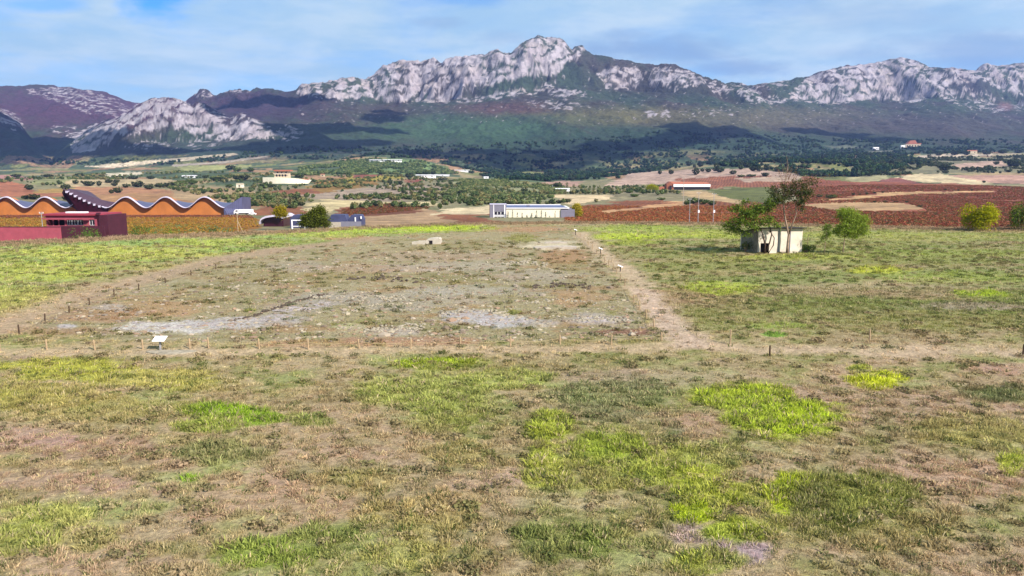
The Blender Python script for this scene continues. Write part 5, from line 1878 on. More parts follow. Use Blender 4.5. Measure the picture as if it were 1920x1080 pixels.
for (px, py, lb, mesh, hs) in ((1369, 646, 'lone pale post right of the footpath fork', post_proto, 1.5), (1630, 641, 'lone pale post in the grass right of the footpath', post_proto, 1.35),
                               (1443, 668, 'lone brown post on the near side of the path', post_dark, 1.1), (1918, 666, 'dark post at the far right end of the path', post_dark, 1.15)):
    X, Y, Z = gnd(px, py)
    o = link('fence_post', mesh, None, (X, Y, Z))
    o.scale = (1, 1, hs)
    tag(o, lb, 'fence post')


# information lecterns
def lectern(px, py, hp, wd, rz, label):
    X, Y, Z = gnd(px, py)
    h = hp * Y / 1415.0
    r = empty('information_lectern', (X, Y, Z), rz, label=label, cat='sign')
    MB().box(-.05, .05, -.05, .05, -.1, h - .1).build('stand', M['steel'] if wd > .8 else M['roofdark'], r)
    m = MB()
    m.prism_x([(-.30, h - .22), (.30, h + .02), (.30, h + .05), (-.30, h - .19)], -wd / 2, wd / 2)
    m.build('panel', M['white'], r)


lectern(301, 656, 24, .84, 0, 'white tilted information panel in the front fence over the pale rock')
lectern(1163, 508, 11, .55, 1.2, 'nearest small white tilted panel beside the footpath')
lectern(1126, 475, 11, .55, 1.2, 'middle white tilted panel beside the footpath')
lectern(1079, 441, 11, .55, 1.1, 'farthest white tilted panel beside the footpath')
X, Y, Z = gnd(320, 661)
m = MB()
for i in range(14):
    a = i / 14 * 6.283
    rr = 1 + .12 * math.sin(3 * a)
    m.v.append((1.7 * rr * math.cos(a), .62 * rr * math.sin(a), .06))
for i in range(14):
    a = i / 14 * 6.283
    rr = 1 + .12 * math.sin(3 * a)
    m.v.append((1.75 * rr * math.cos(a), .66 * rr * math.sin(a), -.1))
m.f.append(tuple(range(14)))
m.f += [(i, i + 14, (i + 1) % 14 + 14, (i + 1) % 14) for i in range(14)]
tag(m.build('stone_slab', M_STONE, None, (X, Y, Z)), 'flat pale stone slab in front of the white information panel', 'slab')


# ------------------------------------------------------------------ remains of the dig
stones = [stone_mesh('stone', M_STONE, 1, .65, 40 + i) for i in range(5)]
dstones = [stone_mesh('stone', M_STONE_D, 1, .65, 50 + i) for i in range(5)]


def stone_line(pts, n, size, label, name, meshes, spread, cat):
    P = [Vector((*flat_xy(*p), 0)) for p in pts]
    L = [(b - a).length for a, b in zip(P[:-1], P[1:])]
    tot = sum(L)
    o0 = P[0]
    r = empty(name, (o0.x, o0.y, float(T(np.array([o0.x]), np.array([o0.y]))[0])), label=label, cat=cat)
    for i in range(n):
        d = (i + random.random() * .6) / n * tot
        k = 0
        while k < len(L) - 1 and d > L[k]:
            d -= L[k]
            k += 1
        p = P[k].lerp(P[k + 1], min(1, d / L[k]))
        p += Vector((random.gauss(0, spread), random.gauss(0, spread), 0))
        z = float(T(np.array([p.x]), np.array([p.y]))[0])
        s = link('stone', random.choice(meshes), r, (p.x - o0.x, p.y - o0.y, z - r.location.z + size * .35))
        s.rotation_euler = (random.uniform(-.3, .3), random.uniform(-.3, .3), random.uniform(0, 6.28))
        k_ = size * random.uniform(.6, 1.35)
        s.scale = (k_ * random.uniform(.9, 1.5), k_, k_)


stone_line([(440, 603), (470, 596), (500, 586), (535, 573), (570, 563), (610, 553)], 80, .17, 'low line of dark stones crossing the dig beside the pale rock', 'stone_wall', dstones, .2, 'stone wall')
stone_line([(590, 556), (640, 560), (700, 556), (770, 566)], 60, .2, 'broken line of pale stones in the middle of the dig', 'stone_wall', stones, .7, 'stone wall')
stone_line([(690, 621), (760, 614), (790, 620)], 70, .17, 'heap of pale stones behind the front fence', 'stone_heap', stones, .6, 'stone heap')
stone_line([(835, 592), (870, 580), (930, 584), (975, 600)], 70, .18, 'ring of pale stones round the bare rock in the dig', 'stone_wall', stones, .6, 'stone wall')
stone_line([(1080, 604), (1130, 598), (1170, 604)], 60, .18, 'heap of grey stones near the corner of the rope fence', 'stone_heap', stones, .6, 'stone heap')
stone_line([(1010, 540), (1060, 534), (1100, 540)], 50, .2, 'heap of mixed stones at the right of the dig', 'stone_heap', dstones, .8, 'stone heap')
stone_line([(925, 498), (985, 492), (1030, 500)], 50, .22, 'pale stone row across the upper part of the dig', 'stone_wall', stones, .8, 'stone wall')
stone_line([(650, 527), (720, 520), (770, 530)], 44, .2, 'thin row of dark stones in the left of the dig', 'stone_wall', dstones, .7, 'stone wall')


def outcrop(spots, label, mat, hgt=.09, seed=0):
    """bare bedrock that stands a hand's breadth out of the soil, cracked and uneven"""
    m = MB()
    x0, y0 = flat_xy(spots[0][0], spots[0][1])
    z0 = float(T(np.array([x0]), np.array([y0]))[0])
    pxs = [q[0] + sx * q[2] * 1.3 for q in spots for sx in (-1, 1)]
    pys = [q[1] + sy * q[3] * 1.3 for q in spots for sy in (-1, 1)]
    pg, qg = np.meshgrid(np.arange(min(pxs), max(pxs), 2.6), np.arange(min(pys), max(pys), .9))
    a, e = cam_dir(pg, qg)
    Y = -CH / e
    X = a * Y
    n = fbm(X / 2.2 + seed, Y / 1.4, 4, 140, .6)
    r = np.full(X.shape, 9.0)
    for q in spots:
        r = np.minimum(r, np.sqrt(((pg - q[0]) / q[2]) ** 2 + ((qg - q[1]) / q[3]) ** 2))
    v = 1 - r + 1.15 * n - .12
    lay = ridged(X / 1.3 + seed, Y / .7, 4, 141, .6)
    h = np.clip(v * .22, -.15, .06) + .045 * np.clip(lay - .6, -1, 1) * sstep(0, .3, v) - .10 * sstep(1.3, 1.6, lay)
    Z = T(X, Y) + h + .02 - z0
    nr, nc = X.shape
    vs = np.stack([X - x0, Y - y0, Z], -1).reshape(-1, 3)
    keep = (v > -.12)
    fs = []
    for i in range(nr - 1):
        for j in range(nc - 1):
            if keep[i, j] and keep[i + 1, j] and keep[i, j + 1] and keep[i + 1, j + 1]:
                fs.append((i * nc + j, i * nc + j + 1, (i + 1) * nc + j + 1, (i + 1) * nc + j))
    used = sorted({k for f in fs for k in f})
    mp = {k: i for i, k in enumerate(used)}
    m.add([tuple(vs[k]) for k in used], [tuple(mp[k] for k in f[::-1]) for f in fs])
    tag(m.build('rock_outcrop', mat, None, (x0, y0, z0), smooth=False), label, 'rock')


M_BED = simple('pale_bedrock', (184, 172, 168), .95, .3, 1.1, k=.50, bmp=.06)
outcrop([(320, 613, 80, 10), (400, 610, 70, 10), (270, 618, 34, 6), (470, 603, 60, 9), (520, 596, 36, 8)], 'large pale cracked bedrock behind the white panel at the left of the dig', M_BED, seed=1)
outcrop([(880, 590, 40, 11), (925, 600, 44, 9), (965, 604, 24, 6)], 'pale bedrock patch in the lower middle of the dig', M_BED, seed=5)
outcrop([(1120, 600, 40, 7), (1095, 606, 22, 5)], 'small grey bedrock patch near the corner of the rope fence', M_BED, seed=9)
outcrop([(128, 612, 16, 3.2)], 'very small pale rock at the left end of the dig', M_BED, seed=12)
outcrop([(560, 582, 44, 7), (600, 572, 30, 6)], 'grey bedrock strip below the end of the dark stone line', M_BED, seed=15)
for q, nn, lb in (([(640, 590), (700, 574), (760, 570)], 34, 'faint curved wall course left of the middle bedrock'), ([(985, 570), (1060, 560), (1120, 572)], 34, 'faint wall course right of the middle bedrock'),
                  ([(560, 512), (640, 498), (700, 494)], 30, 'faint wall course in the upper left of the dig'), ([(780, 476), (850, 470), (905, 476)], 30, 'faint wall course right of the bleached ruin'),
                  ([(1010, 500), (1060, 512), (1110, 522)], 30, 'slanting wall course beside the footpath rope'), ([(420, 540), (500, 528), (560, 526)], 32, 'faint wall course above the reddish soil'),
                  ([(800, 530), (880, 522), (950, 528)], 32, 'faint wall course across the centre of the dig')):
    stone_line(q, nn, .15, lb, 'wall_course', stones, .35, 'stone wall')


def long_block(px0, px1, py, hpx, depth, label, name, mat, gap=None, cat='ruin'):
    X, Y, Z = gnd((px0 + px1) / 2, py)
    s = Y / 1415.0
    w = (px1 - px0) * s / 2
    h = hpx * s
    r = empty(name, (X, Y, Z), label=label, cat=cat)
    n = 16
    m = MB()
    pts = [(-w, -.3)] + [(w, -.3)]
    topp = []
    for i in range(n + 1):
        t = i / n
        x = w - 2 * w * t
        topp.append((x, h * (.75 + .25 * math.sin(3.1 * t + .4)) * random.uniform(.9, 1.08)))
    pts += topp
    m.prism(pts, 0, depth)
    m.build('masonry', mat, r)
    if gap:
        g0, g1 = (gap[0] - (px0 + px1) / 2) * s, (gap[1] - (px0 + px1) / 2) * s
        MB().box(g0, g1, -.02, .4, 0, h * .62).build('opening', M['dark'], r)
    return r


long_block(772, 804, 458, 7, 1.2, 'left low bleached wall of the ruin at the top of the dig', 'ruin_wall', M['ruin'])
long_block(798, 826, 457.5, 12, 3, 'taller bleached ruin block with a small dark opening', 'ruin_wall', M['ruin'], (803, 811))
long_block(1002, 1082, 467, 5, 2.0, 'long straw coloured bank of masonry at the upper right of the dig', 'ruin_wall', M['concrete'])
long_block(1022, 1064, 457, 3.5, 1.5, 'short low pale wall behind the straw coloured bank', 'ruin_wall', M['concrete'])

# ------------------------------------------------------------------ shed beside the tall tree
Ys = 116.5
fr = Frame(1466, Ys)
sh = fr.root('shed', label='small cream shed with flat roof behind the tall leaning tree', cat='shed')
c0 = Vector((fr.x(1425), 0, 0))
c1 = Vector((fr.x(1508, .6), .6, 0))
c2 = Vector((fr.x(1391, 5), 5, 0))
c3 = Vector((fr.x(1482, 6), 6, 0))
hF, hL = fr.h(428), fr.h(431, 5)


def wall_seg(a, b, ha, hb, t=.2, z0=-.3):
    d = (b - a).normalized()
    nrm = Vector((d.y, -d.x, 0)) * t
    return [(a.x, a.y, z0), (b.x, b.y, z0), (b.x, b.y, hb), (a.x, a.y, ha), (a.x - nrm.x, a.y - nrm.y, z0), (b.x - nrm.x, b.y - nrm.y, z0), (b.x - nrm.x, b.y - nrm.y, hb), (a.x - nrm.x, a.y - nrm.y, ha)]


WF = [(0, 1, 2, 3), (5, 4, 7, 6), (1, 5, 6, 2), (4, 0, 3, 7), (3, 2, 6, 7), (0, 4, 5, 1)]
m = MB()
g0, g1 = fr.x(1429) , fr.x(1446)
A0 = c0
A1 = c0.lerp(c1, .05)
A2 = c0.lerp(c1, .25)
m.add(wall_seg(A0, A1, hF, hF), WF)
m.add(wall_seg(A1, A2, hF, hF, z0=fr.h(456)), WF)
m.add(wall_seg(A2, c1, hF, hF), WF)
m.build('front_wall', simple('shed_plaster', (226, 212, 192), .9, .14, .9, k=.76), sh)
MB().add(wall_seg(A1 + Vector((-.2, .9, 0)), A2 + Vector((.3, .9, 0)), hF - .3, hF - .3), WF).build('dark_backing', M['dark'], sh)  # backing sheet whose black colour carries the shade behind the gap in the front
MB().add(wall_seg(c2, c0 + Vector((-.02, .22, 0)), hL - .5, hF), WF).build('side_wall', M['shedside'], sh)
MB().add(wall_seg(c3, c2, hF - .3, hL - .5), WF).add(wall_seg(c1 + Vector((-.02, .22, 0)), c3, hF, hF - .3), WF).build('back_wall', M['cream'], sh)
m = MB()
o = [(c0.x - .35, c0.y - .5, hF + .01), (c1.x + .45, c1.y - .5, hF + .01), (c3.x + .4, c3.y + .4, hF - .27), (c2.x - .5, c2.y + .4, hL - .47)]
m.add(o + [(a, b, c_ + .11) for a, b, c_ in o], [(3, 2, 1, 0), (4, 5, 6, 7), (0, 1, 5, 4), (1, 2, 6, 5), (2, 3, 7, 6), (3, 0, 4, 7)])
m.build('roof', M['roofdark'], sh)
for t in (.46, .72):
    p = c0.lerp(c1, t)
    MB().box(p.x - .05, p.x + .05, p.y - .06, p.y - .004, -.2, hF).build('batten', M['bluegrey'], sh)


# ------------------------------------------------------------------ trees near the meadow
def branch_pts(a, b, sag=.12, n=5):
    P = []
    off = Vector((random.uniform(-1, 1), random.uniform(-1, 1), random.uniform(-.3, .6))) * (b - a).length * sag
    for i in range(n + 1):
        t = i / n
        P.append(a.lerp(b, t) + off * math.sin(math.pi * t))
    return P


def make_tree(name, px, py, trunks, lobes, leafmat, barkmat, label, leaf=.20, dens=26, Y=None, cat='tree', group=None, twigs=0, r0=.16, tmat2=None, depthk=.8):
    """trunks: polylines in photo pixels; lobes: (px, py, rx, ry, weight) in photo pixels"""
    if Y is None:
        X, Y, Z = gnd(px, py)
    else:
        a, _ = cam_dir(px, py)
        X = a * Y
        Z = float(T(np.array([X]), np.array([Y]))[0])
    s = Y / 1415.0
    r = empty(name, (X, Y, Z), label=label, cat=cat, group=group)

    def L(p, q, d=0):
        return Vector(((p - px) * s, d, CH + e_of(q) * Y - Z))
    ends = []
    tm = MB()
    for tk in trunks:
        pts = [L(p, q, d) for p, q, d, _ in tk]
        tm.tube(pts, [k for _, _, _, k in tk], 8)
        ends += [(pts[i], tk[i][3]) for i in range(max(1, len(pts) // 2 - 1), len(pts))]
    tm.build('trunk', M[barkmat], r, smooth=True)
    lm, cm = MB(), MB()
    tw = MB()
    for (lx, ly, rx, ry, wgt, dd) in lobes:
        c = L(lx, ly, dd)
        RX, RY = rx * s, ry * s
        st, sr = min(ends, key=lambda e: (e[0] - c).length)
        P = branch_pts(st, c)
        lm.tube(P, [max(.03, sr * .45) * (1 - .75 * i / 5) for i in range(6)], 5)
        ncl = max(8, int(dens * wgt * (RX * RY) ** .75 * 2.3))
        for k in range(ncl):
            while True:
                q = Vector((random.uniform(-1, 1), random.uniform(-1, 1), random.uniform(-1, 1)))
                if q.length < 1:
                    break
            q = q * (.45 + .55 * q.length)
            cc = c + Vector((q.x * RX, q.y * RX * depthk, q.z * RY))
            if random.random() < .35 + twigs:
                st2 = P[random.randint(2, 5)]
                tw.tube([st2, st2.lerp(cc, .5) + Vector((0, 0, .1)), cc + (cc - st2) * .15], [.03, .02, .008], 4)
            nl = random.randint(9, 17)
            cr = leaf * random.uniform(1.3, 2.6)
            for j in range(nl):
                g = Vector((random.gauss(0, cr), random.gauss(0, cr), random.gauss(0, cr * .7)))
                nrm = Vector((random.gauss(0, 1), random.gauss(0, 1), random.gauss(0, 1) + .5)).normalized()
                a = nrm.orthogonal().normalized()
                t = random.uniform(0, 6.28)
                a = Matrix.Rotation(t, 3, nrm) @ a
                b = nrm.cross(a)
                sz = leaf * random.uniform(.5, 1.15)
                o = cc + g
                cm.add([o - a * sz, o - b * sz * .5, o + a * sz, o + b * sz * .5], [(0, 1, 2, 3)])
    lm.build('limbs', M[barkmat], r)
    if tw.v:
        tw.build('twigs', M[tmat2 or barkmat], r)
    cm.build('crown', leafmat, r)
    return r


M_OLIVE = leafy('dark_olive_leaves', (66, 84, 42), (112, 124, 62))
M_GREEN = leafy('mid_green_leaves', (86, 112, 42), (140, 160, 62))
M_RUST = leafy('dry_rust_leaves', (146, 116, 80), (104, 98, 62))
M_LIME = leafy('yellow_green_leaves', (160, 172, 30), (214, 204, 40), .4)
M_LIGHT = leafy('light_green_leaves', (128, 158, 48), (176, 190, 84), .35)
M_YEL = leafy('yellow_leaves', (214, 190, 40), (170, 160, 50), .35)
M_OAK = leafy('holm_oak_leaves', (52, 64, 44), (84, 94, 58), .1)

make_tree('tall_tree', 1476, 476,
          [[(1476, 477, 0, .28), (1476, 460, 0, .2), (1477, 440, 0, .18), (1472, 420, .2, .15), (1468, 400, .4, .13), (1466, 383, .5, .10), (1464, 360, .4, .08), (1467, 335, .3, .06), (1470, 310, .3, .035), (1466, 292, .3, .015)],
           [(1477, 440, 0, .14), (1482, 418, -.3, .11), (1487, 400, -.5, .10), (1484, 384, -.5, .07), (1492, 362, -.6, .05)]],
          [(1454, 374, 18, 14, 1, 0), (1478, 362, 20, 15, 1.1, .5), (1518, 342, 14, 10, .45, .3), (1440, 352, 12, 8, .4, 0), (1500, 362, 16, 14, 1.3, -.5), (1494, 378, 12, 10, 1, -.8), (1448, 362, 12, 9, .8, .5),
           (1488, 344, 16, 9, .7, 0), (1508, 346, 12, 9, .7, .5), (1497, 392, 5, 7, .7, -.7), (1462, 350, 10, 8, .6, 0)],
          M_OLIVE, 'bark', 'tallest tree with pale leaning trunk and thin bare top over the shed', leaf=.16, dens=15, twigs=.55)
# sparse reddish upper twigs belong to the same tree: second, airy crown
tt = [o for o in COL.objects if o.name.startswith('tall_tree')][0]
cm, tw = MB(), MB()
sY = tt.location.y / 1415.0
for i in range(120):
    px = random.gauss(1484, 34)
    py = 352 - 56 * random.random() ** 1.7
    if px > 1495:
        py = max(py, 322 + (px - 1495) * .1)
    if py < 325:
        px = 1469 + (px - 1478) * .5
    c = Vector(((px - 1476) * sY, random.uniform(-2, 2), CH + e_of(py) * tt.location.y - tt.location.z))
    base = Vector(((1467 + (px - 1467) * .45 - 1476) * sY, c.y * .4, CH + e_of(min(368, py + random.uniform(14, 30))) * tt.location.y - tt.location.z))
    tw.tube([base, base.lerp(c, .5) + Vector((.1, 0, -.1)), c], [.02, .013, .005], 4)
    if py > 316:
        for j in range(random.randint(2, 6) if px > 1490 or py < 335 else 1):
            g = c + Vector((random.gauss(0, .22), random.gauss(0, .22), random.gauss(0, .22)))
            n_ = Vector((random.gauss(0, 1), random.gauss(0, 1), random.gauss(0, 1))).normalized()
            a = n_.orthogonal().normalized()
            b = n_.cross(a)
            z_ = random.uniform(.05, .12)
            cm.add([g - a * z_, g - b * z_ * .6, g + a * z_, g + b * z_ * .6], [(0, 1, 2, 3)])
M['twig'] = simple('reddish_twigs', (160, 116, 96), .9, .2, 2)
tw.build('bare_twigs', M['twig'], tt)
cm.build('dry_leaves', M_RUST, tt)

make_tree('spreading_tree', 1433, 476,
          [[(1433, 477, 0, .17), (1434, 460, 0, .13), (1430, 445, 0, .12), (1424, 430, 0, .10), (1412, 415, .3, .07), (1400, 405, .5, .05)],
           [(1436, 474, .2, .13), (1443, 455, .2, .11), (1446, 440, .2, .09), (1440, 420, .2, .07), (1436, 402, 0, .05)],
           [(1440, 475, -.1, .1), (1449, 460, -.1, .09), (1450, 446, -.1, .08), (1440, 432, -.1, .06)]],
          [(1378, 392, 16, 8, .8, .4), (1400, 402, 20, 11, 1.2, 0), (1424, 392, 20, 12, 1.2, .5), (1438, 382, 12, 9, .9, 0), (1380, 414, 18, 9, .9, -.4),
           (1362, 424, 12, 8, .8, 0), (1376, 432, 16, 8, .9, .5), (1404, 420, 18, 9, .8, -1), (1432, 414, 14, 9, .8, -.5), (1452, 420, 8, 8, .5, -.6), (1395, 438, 12, 5, .6, -.8),
           (1392, 380, 9, 5, .5, 0)],
          M_OLIVE if False else M_GREEN, 'bark_d', 'spreading dark-trunked tree overhanging the left corner of the shed', leaf=.17, dens=25, r0=.14, twigs=.3)
make_tree('young_tree', 1580, 476,
          [[(1580, 477, 0, .09), (1581, 462, 0, .075), (1582, 446, 0, .065), (1580, 425, 0, .05), (1582, 405, 0, .03)],
           [(1582, 446, 0, .05), (1590, 435, 0, .04), (1600, 420, 0, .03)]],
          [(1578, 402, 15, 14, 1.5, 0), (1596, 410, 18, 17, 1.5, .3), (1614, 420, 15, 20, 1.4, 0), (1580, 428, 20, 15, 1.5, -.4), (1600, 436, 20, 13, 1.4, .3), (1596, 424, 22, 18, 1.5, -.2),
           (1566, 434, 12, 9, .9, 0), (1618, 436, 8, 9, .6, 0), (1588, 395, 10, 7, .7, 0)],
          M_LIGHT, 'bark', 'round young green tree on a thin straight trunk right of the shed', leaf=.13, dens=30)
make_tree('sapling', 1545, 477,
          [[(1545, 478, 0, .06), (1546, 462, 0, .05), (1547, 445, 0, .04), (1547, 428, 0, .02)]],
          [(1546, 428, 6, 8, 1, 0), (1550, 440, 6, 8, .9, 0), (1542, 446, 6, 5, .7, 0), (1554, 425, 5, 5, .6, 0)],
          M_GREEN, 'bark', 'slender sapling standing between the shed and the round young tree', leaf=.12, dens=34)
for (px, t, b, lb) in ((1461, 448, 474, 'thin pale stake left of the tall trunk'), (1485, 434, 470, 'thin grey stake right of the tall trunk'), (1513.5, 438, 473, 'thin pale stake off the right corner of the shed')):
    X, Y, Z = gnd(px, b)
    o = MB().tube([(0, 0, -.1), (0, 0, (b - t) * Y / 1415)], [.05, .04], 6).build('stake', M['wood'], None, (X, Y, Z))
    tag(o, lb, 'stake')
# grass clumps at the shed
M_WEED = leafy('tall_weeds', (84, 120, 52), (120, 150, 62), .3)


def shrub(px, py, wpx, hpx, Y, mat, label, name='shrub', cat='shrub', n=420, leaf=.14, group=None, zadj=0):
    a, _ = cam_dir(px, py)
    X = a * Y
    Z = float(T(np.array([X]), np.array([Y]))[0]) + zadj
    s = Y / 1415.0
    W_, H_ = wpx * s / 2, CH + e_of(py - hpx) * Y - Z
    r = empty(name, (X, Y, Z), label=label, cat=cat, group=group)
    m = MB()
    lob = [(random.uniform(-.7, .7), random.uniform(-.5, .5), random.uniform(.35, .75), random.uniform(.28, .5)) for _ in range(9)] + [(0, 0, .45, .6)]
    for i in range(n):
        lx, ly, lz, lr = random.choice(lob)
        q = Vector((random.gauss(0, 1), random.gauss(0, 1), random.gauss(0, 1))).normalized() * lr * random.uniform(.5, 1.05)
        c = Vector(((lx + q.x) * W_, (ly + q.y) * W_ * .8, max(.05, (lz + q.z * .9) * H_)))
        nrm = (q + Vector((random.gauss(0, .3), random.gauss(0, .3), random.gauss(0, .3)))).normalized()
        a_ = nrm.orthogonal().normalized()
        a_ = Matrix.Rotation(random.uniform(0, 6.28), 3, nrm) @ a_
        b_ = nrm.cross(a_)
        z_ = leaf * random.uniform(.6, 1.3)
        m.add([c - a_ * z_, c - b_ * z_ * .6, c + a_ * z_, c + b_ * z_ * .6], [(0, 1, 2, 3)])
    m.build('crown', mat, r)
    t = MB()
    for i in range(5):
        an = i * 1.3
        t.tube([(0, 0, -.2), (W_ * .25 * math.cos(an), W_ * .2 * math.sin(an), H_ * .35), (W_ * .5 * math.cos(an), W_ * .4 * math.sin(an), H_ * .7)], [.07, .05, .02], 5)
    t.build('stem', M['bark'], r)
    return r


Xs, Ysh, _ = gnd(1500, 473)
shrub(1510, 473, 44, 16, Ysh, M_WEED, 'dense green weeds growing against the right front of the shed', 'weed_clump', 'weeds', 900, .10)
shrub(1398, 470, 22, 20, 118, M_OLIVE, 'dark leafy branch heap leaning on the left end of the shed', 'brush_heap', 'brush heap', 600, .10)
shrub(1844, 431, 84, 46, 165, M_LIME, 'big rounded yellow-green shrub at the right rim of the plateau', n=6000, leaf=.2)
shrub(1912, 433, 66, 58, 166, M_GREEN, 'tall green shrub cut off by the right edge of the picture', n=2600, leaf=.18)
shrub(1908, 428, 30, 44, 168, M_OLIVE, 'brownish green shrub between the yellow-green shrub and the right edge', n=900, leaf=.16)
shrub(160, 442, 58, 16, 166, M_WEED, 'green bushy weeds in front of the maroon wall', n=1000, leaf=.15)
shrub(262, 433, 62, 15, 175, M_WEED, 'long green bush right of the pink house', n=1000, leaf=.15)
shrub(325, 433, 40, 9, 180, M_GREEN, 'low green bush in the middle of the golden vines edge', n=500, leaf=.15)
shrub(395, 434, 40, 9, 178, M_OLIVE, 'low olive bush left of the braced utility pole', n=500, leaf=.15)
shrub(1006, 413, 9, 4, 398, M_OAK, 'small dark shrub at the foot of a tall cypress', n=120, leaf=.3)
make_tree('rim_tree', 592, 432, [[(592, 436, 0, .16), (591, 425, 0, .13), (594, 412, 0, .09), (598, 400, 0, .05)], [(591, 425, 0, .09), (582, 412, 0, .06)]],
          [(578, 410, 13, 11, 1.2, 0), (592, 404, 14, 12, 1.2, 0), (602, 398, 10, 9, 1, .4), (606, 412, 12, 11, 1.1, -.4), (590, 420, 20, 8, 1.1, 0), (612, 420, 8, 7, .8, 0), (570, 420, 8, 8, .9, 0), (600, 392, 7, 5, .7, 0)],
          leafy('olive_tree_leaves', (92, 108, 36), (140, 146, 58)), 'bark_d', 'bushy olive green tree on the rim in front of the blue halls', leaf=.24, dens=26, Y=176)
make_tree('yellow_tree', 526, 416, [[(527, 420, 0, .13), (527, 408, 0, .1), (526, 398, 0, .05)]],
          [(526, 394, 8, 7, 1.4, 0), (522, 400, 6, 5, 1.2, 0), (531, 401, 7, 6, 1.2, 0)], M_YEL, 'bark_d', 'small yellow autumn tree above the curved lilac roof', leaf=.3, dens=30, Y=270)
make_tree('yellow_tree', 1081, 408, [[(1081, 414, 0, .15), (1081, 402, 0, .1), (1081, 392, 0, .05)]],
          [(1081, 390, 6, 7, 1.4, 0), (1083, 400, 7, 7, 1.4, 0), (1079, 396, 5, 6, 1.2, 0)], M_YEL, 'bark_d', 'yellow autumn tree at the right end of the long warehouse', leaf=.36, dens=30, Y=405)
make_tree('yellow_tree', 1222, 358, [[(1222, 360, 0, .2), (1222, 352, 0, .1)]],
          [(1221, 351, 6, 5, 1.4, 0), (1228, 353, 5, 4, 1.2, 0), (1216, 354, 4, 3, 1, 0)], M_LIME, 'bark_d', 'yellow-green tree left of the barn', leaf=.6, dens=12, Y=ground_at(1222, 358, 400)[1])

# ------------------------------------------------------------------ trees of the valley
oak_crowns = [blob_leaves(240, 1.0, .20, .62, .10).mesh('crown', M_OAK) for _ in range(5)]
oak_crowns_g = [blob_leaves(240, 1.0, .20, .62, .10).mesh('crown', leafy('hedge_leaves', (70, 92, 46), (108, 122, 62), .15)) for _ in range(4)]
pop_crowns = [blob_leaves(200, 1.0, .24, 1.9, .2).mesh('crown', leafy('poplar_leaves', (120, 126, 60), (92, 104, 58), .15)) for _ in range(3)]
trunk_me = MB().tube([(0, 0, -.5), (0, 0, .5), (.05, 0, .9)], [.12, .08, .04], 6).mesh('trunk', M['bark_d'])


LANDMARKS = [('dark prow of the winery', 140, 360), ('left edge of the picture above the winery', 0, 358), ('low white farm building', 353, 332), ('middle waves of the winery roof', 280, 365),
             ('cream stone cottage', 449, 350), ('villa on its terrace', 538, 330), ('right end of the winery', 438, 380), ('curved lilac roof', 507, 405), ('red plot left of the taupe field', 590, 350),
             ('long white farm building', 798, 332), ('yellow-green plot right of the villa', 700, 336), ('cream oval field', 780, 382), ('taupe field', 740, 362), ('striped young vineyard', 700, 393),
             ('white farm roofs beside the poplars', 1055, 356), ('cream field behind the warehouse', 1100, 372), ('office end of the warehouse', 932, 384), ('solar roof of the warehouse', 1000, 386),
             ('white-fronted barn', 1290, 348), ('yellow-green tree left of the barn', 1222, 352), ('bare top of the tall tree', 1467, 300), ('grey poles below the barn', 1312, 378),
             ('pinkish slope corner', 1185, 322), ('striped field on the slope', 1430, 336), ('pale clearing on the right slope', 1640, 284), ('small pink-roofed house', 1823, 284), ('big cream field on the right', 1770, 335),
             ('mansion', 1702, 270), ('young green tree by the shed', 1592, 420), ('dome of the pinkish slope', 1370, 318), ('right edge of the picture', 1920, 310), ('dark wood edge on the slope', 1300, 308)]
USED = {}


def place_label(px, py, w, kind, group):
    best = sorted(LANDMARKS, key=lambda q: math.hypot(q[1] - px, 2.5 * (q[2] - py)))
    for ln, lx, ly in best[:4]:
        lab = one_label(px, py, w, kind, ln, lx, ly)
        if lab not in USED:
            break
    USED[lab] = 1
    return lab


def one_label(px, py, w, kind, ln, lx, ly):
    sz = 'tiny' if w < 6.5 else 'small' if w < 10 else 'middling' if w < 15 else 'broad'
    dx, dy = px - lx, py - ly
    far = 'close' if abs(dx) < 14 else ('a little way' if abs(dx) < 45 else 'well')
    side = 'above' if (abs(dy) > 7 and dy < 0) else 'below' if abs(dy) > 7 else ''
    hor = 'left' if dx < 0 else 'right'
    pos = ('%s %s and %s of' % (far, side, hor)) if side else ('%s to the %s of' % (far, hor))
    lab = '%s %s %s the %s' % (sz, kind, pos, ln)
    return ' '.join(lab.split()[:16])


def vtree(px, py, wpx, hpx, meshes, name, label, group, ymin=330):
    kind = {'oak_tree': 'round dark oak', 'field_tree': 'dark field tree', 'poplar_tree': 'slender yellowish poplar', 'hedge_bush': 'low green hedge bush', 'field_bush': 'dark bush'}[name]
    label = place_label(px, py, wpx, kind, group)
    x, y, z = ground_at(px, py, ymin)
    s = y / 1415.0
    r = empty(name, (x, y, z), random.uniform(0, 6.28), label=label, cat='tree', group=group)
    w, h = wpx * s / 2, hpx * s
    c = link('crown', random.choice(meshes), r)
    zz = meshes[0].vertices
    hh = 1.34 if meshes is not pop_crowns else 4.0
    c.scale = (w, w, h / hh)
    t = link('trunk', trunk_me, r)
    t.scale = (w, w, h * .6)


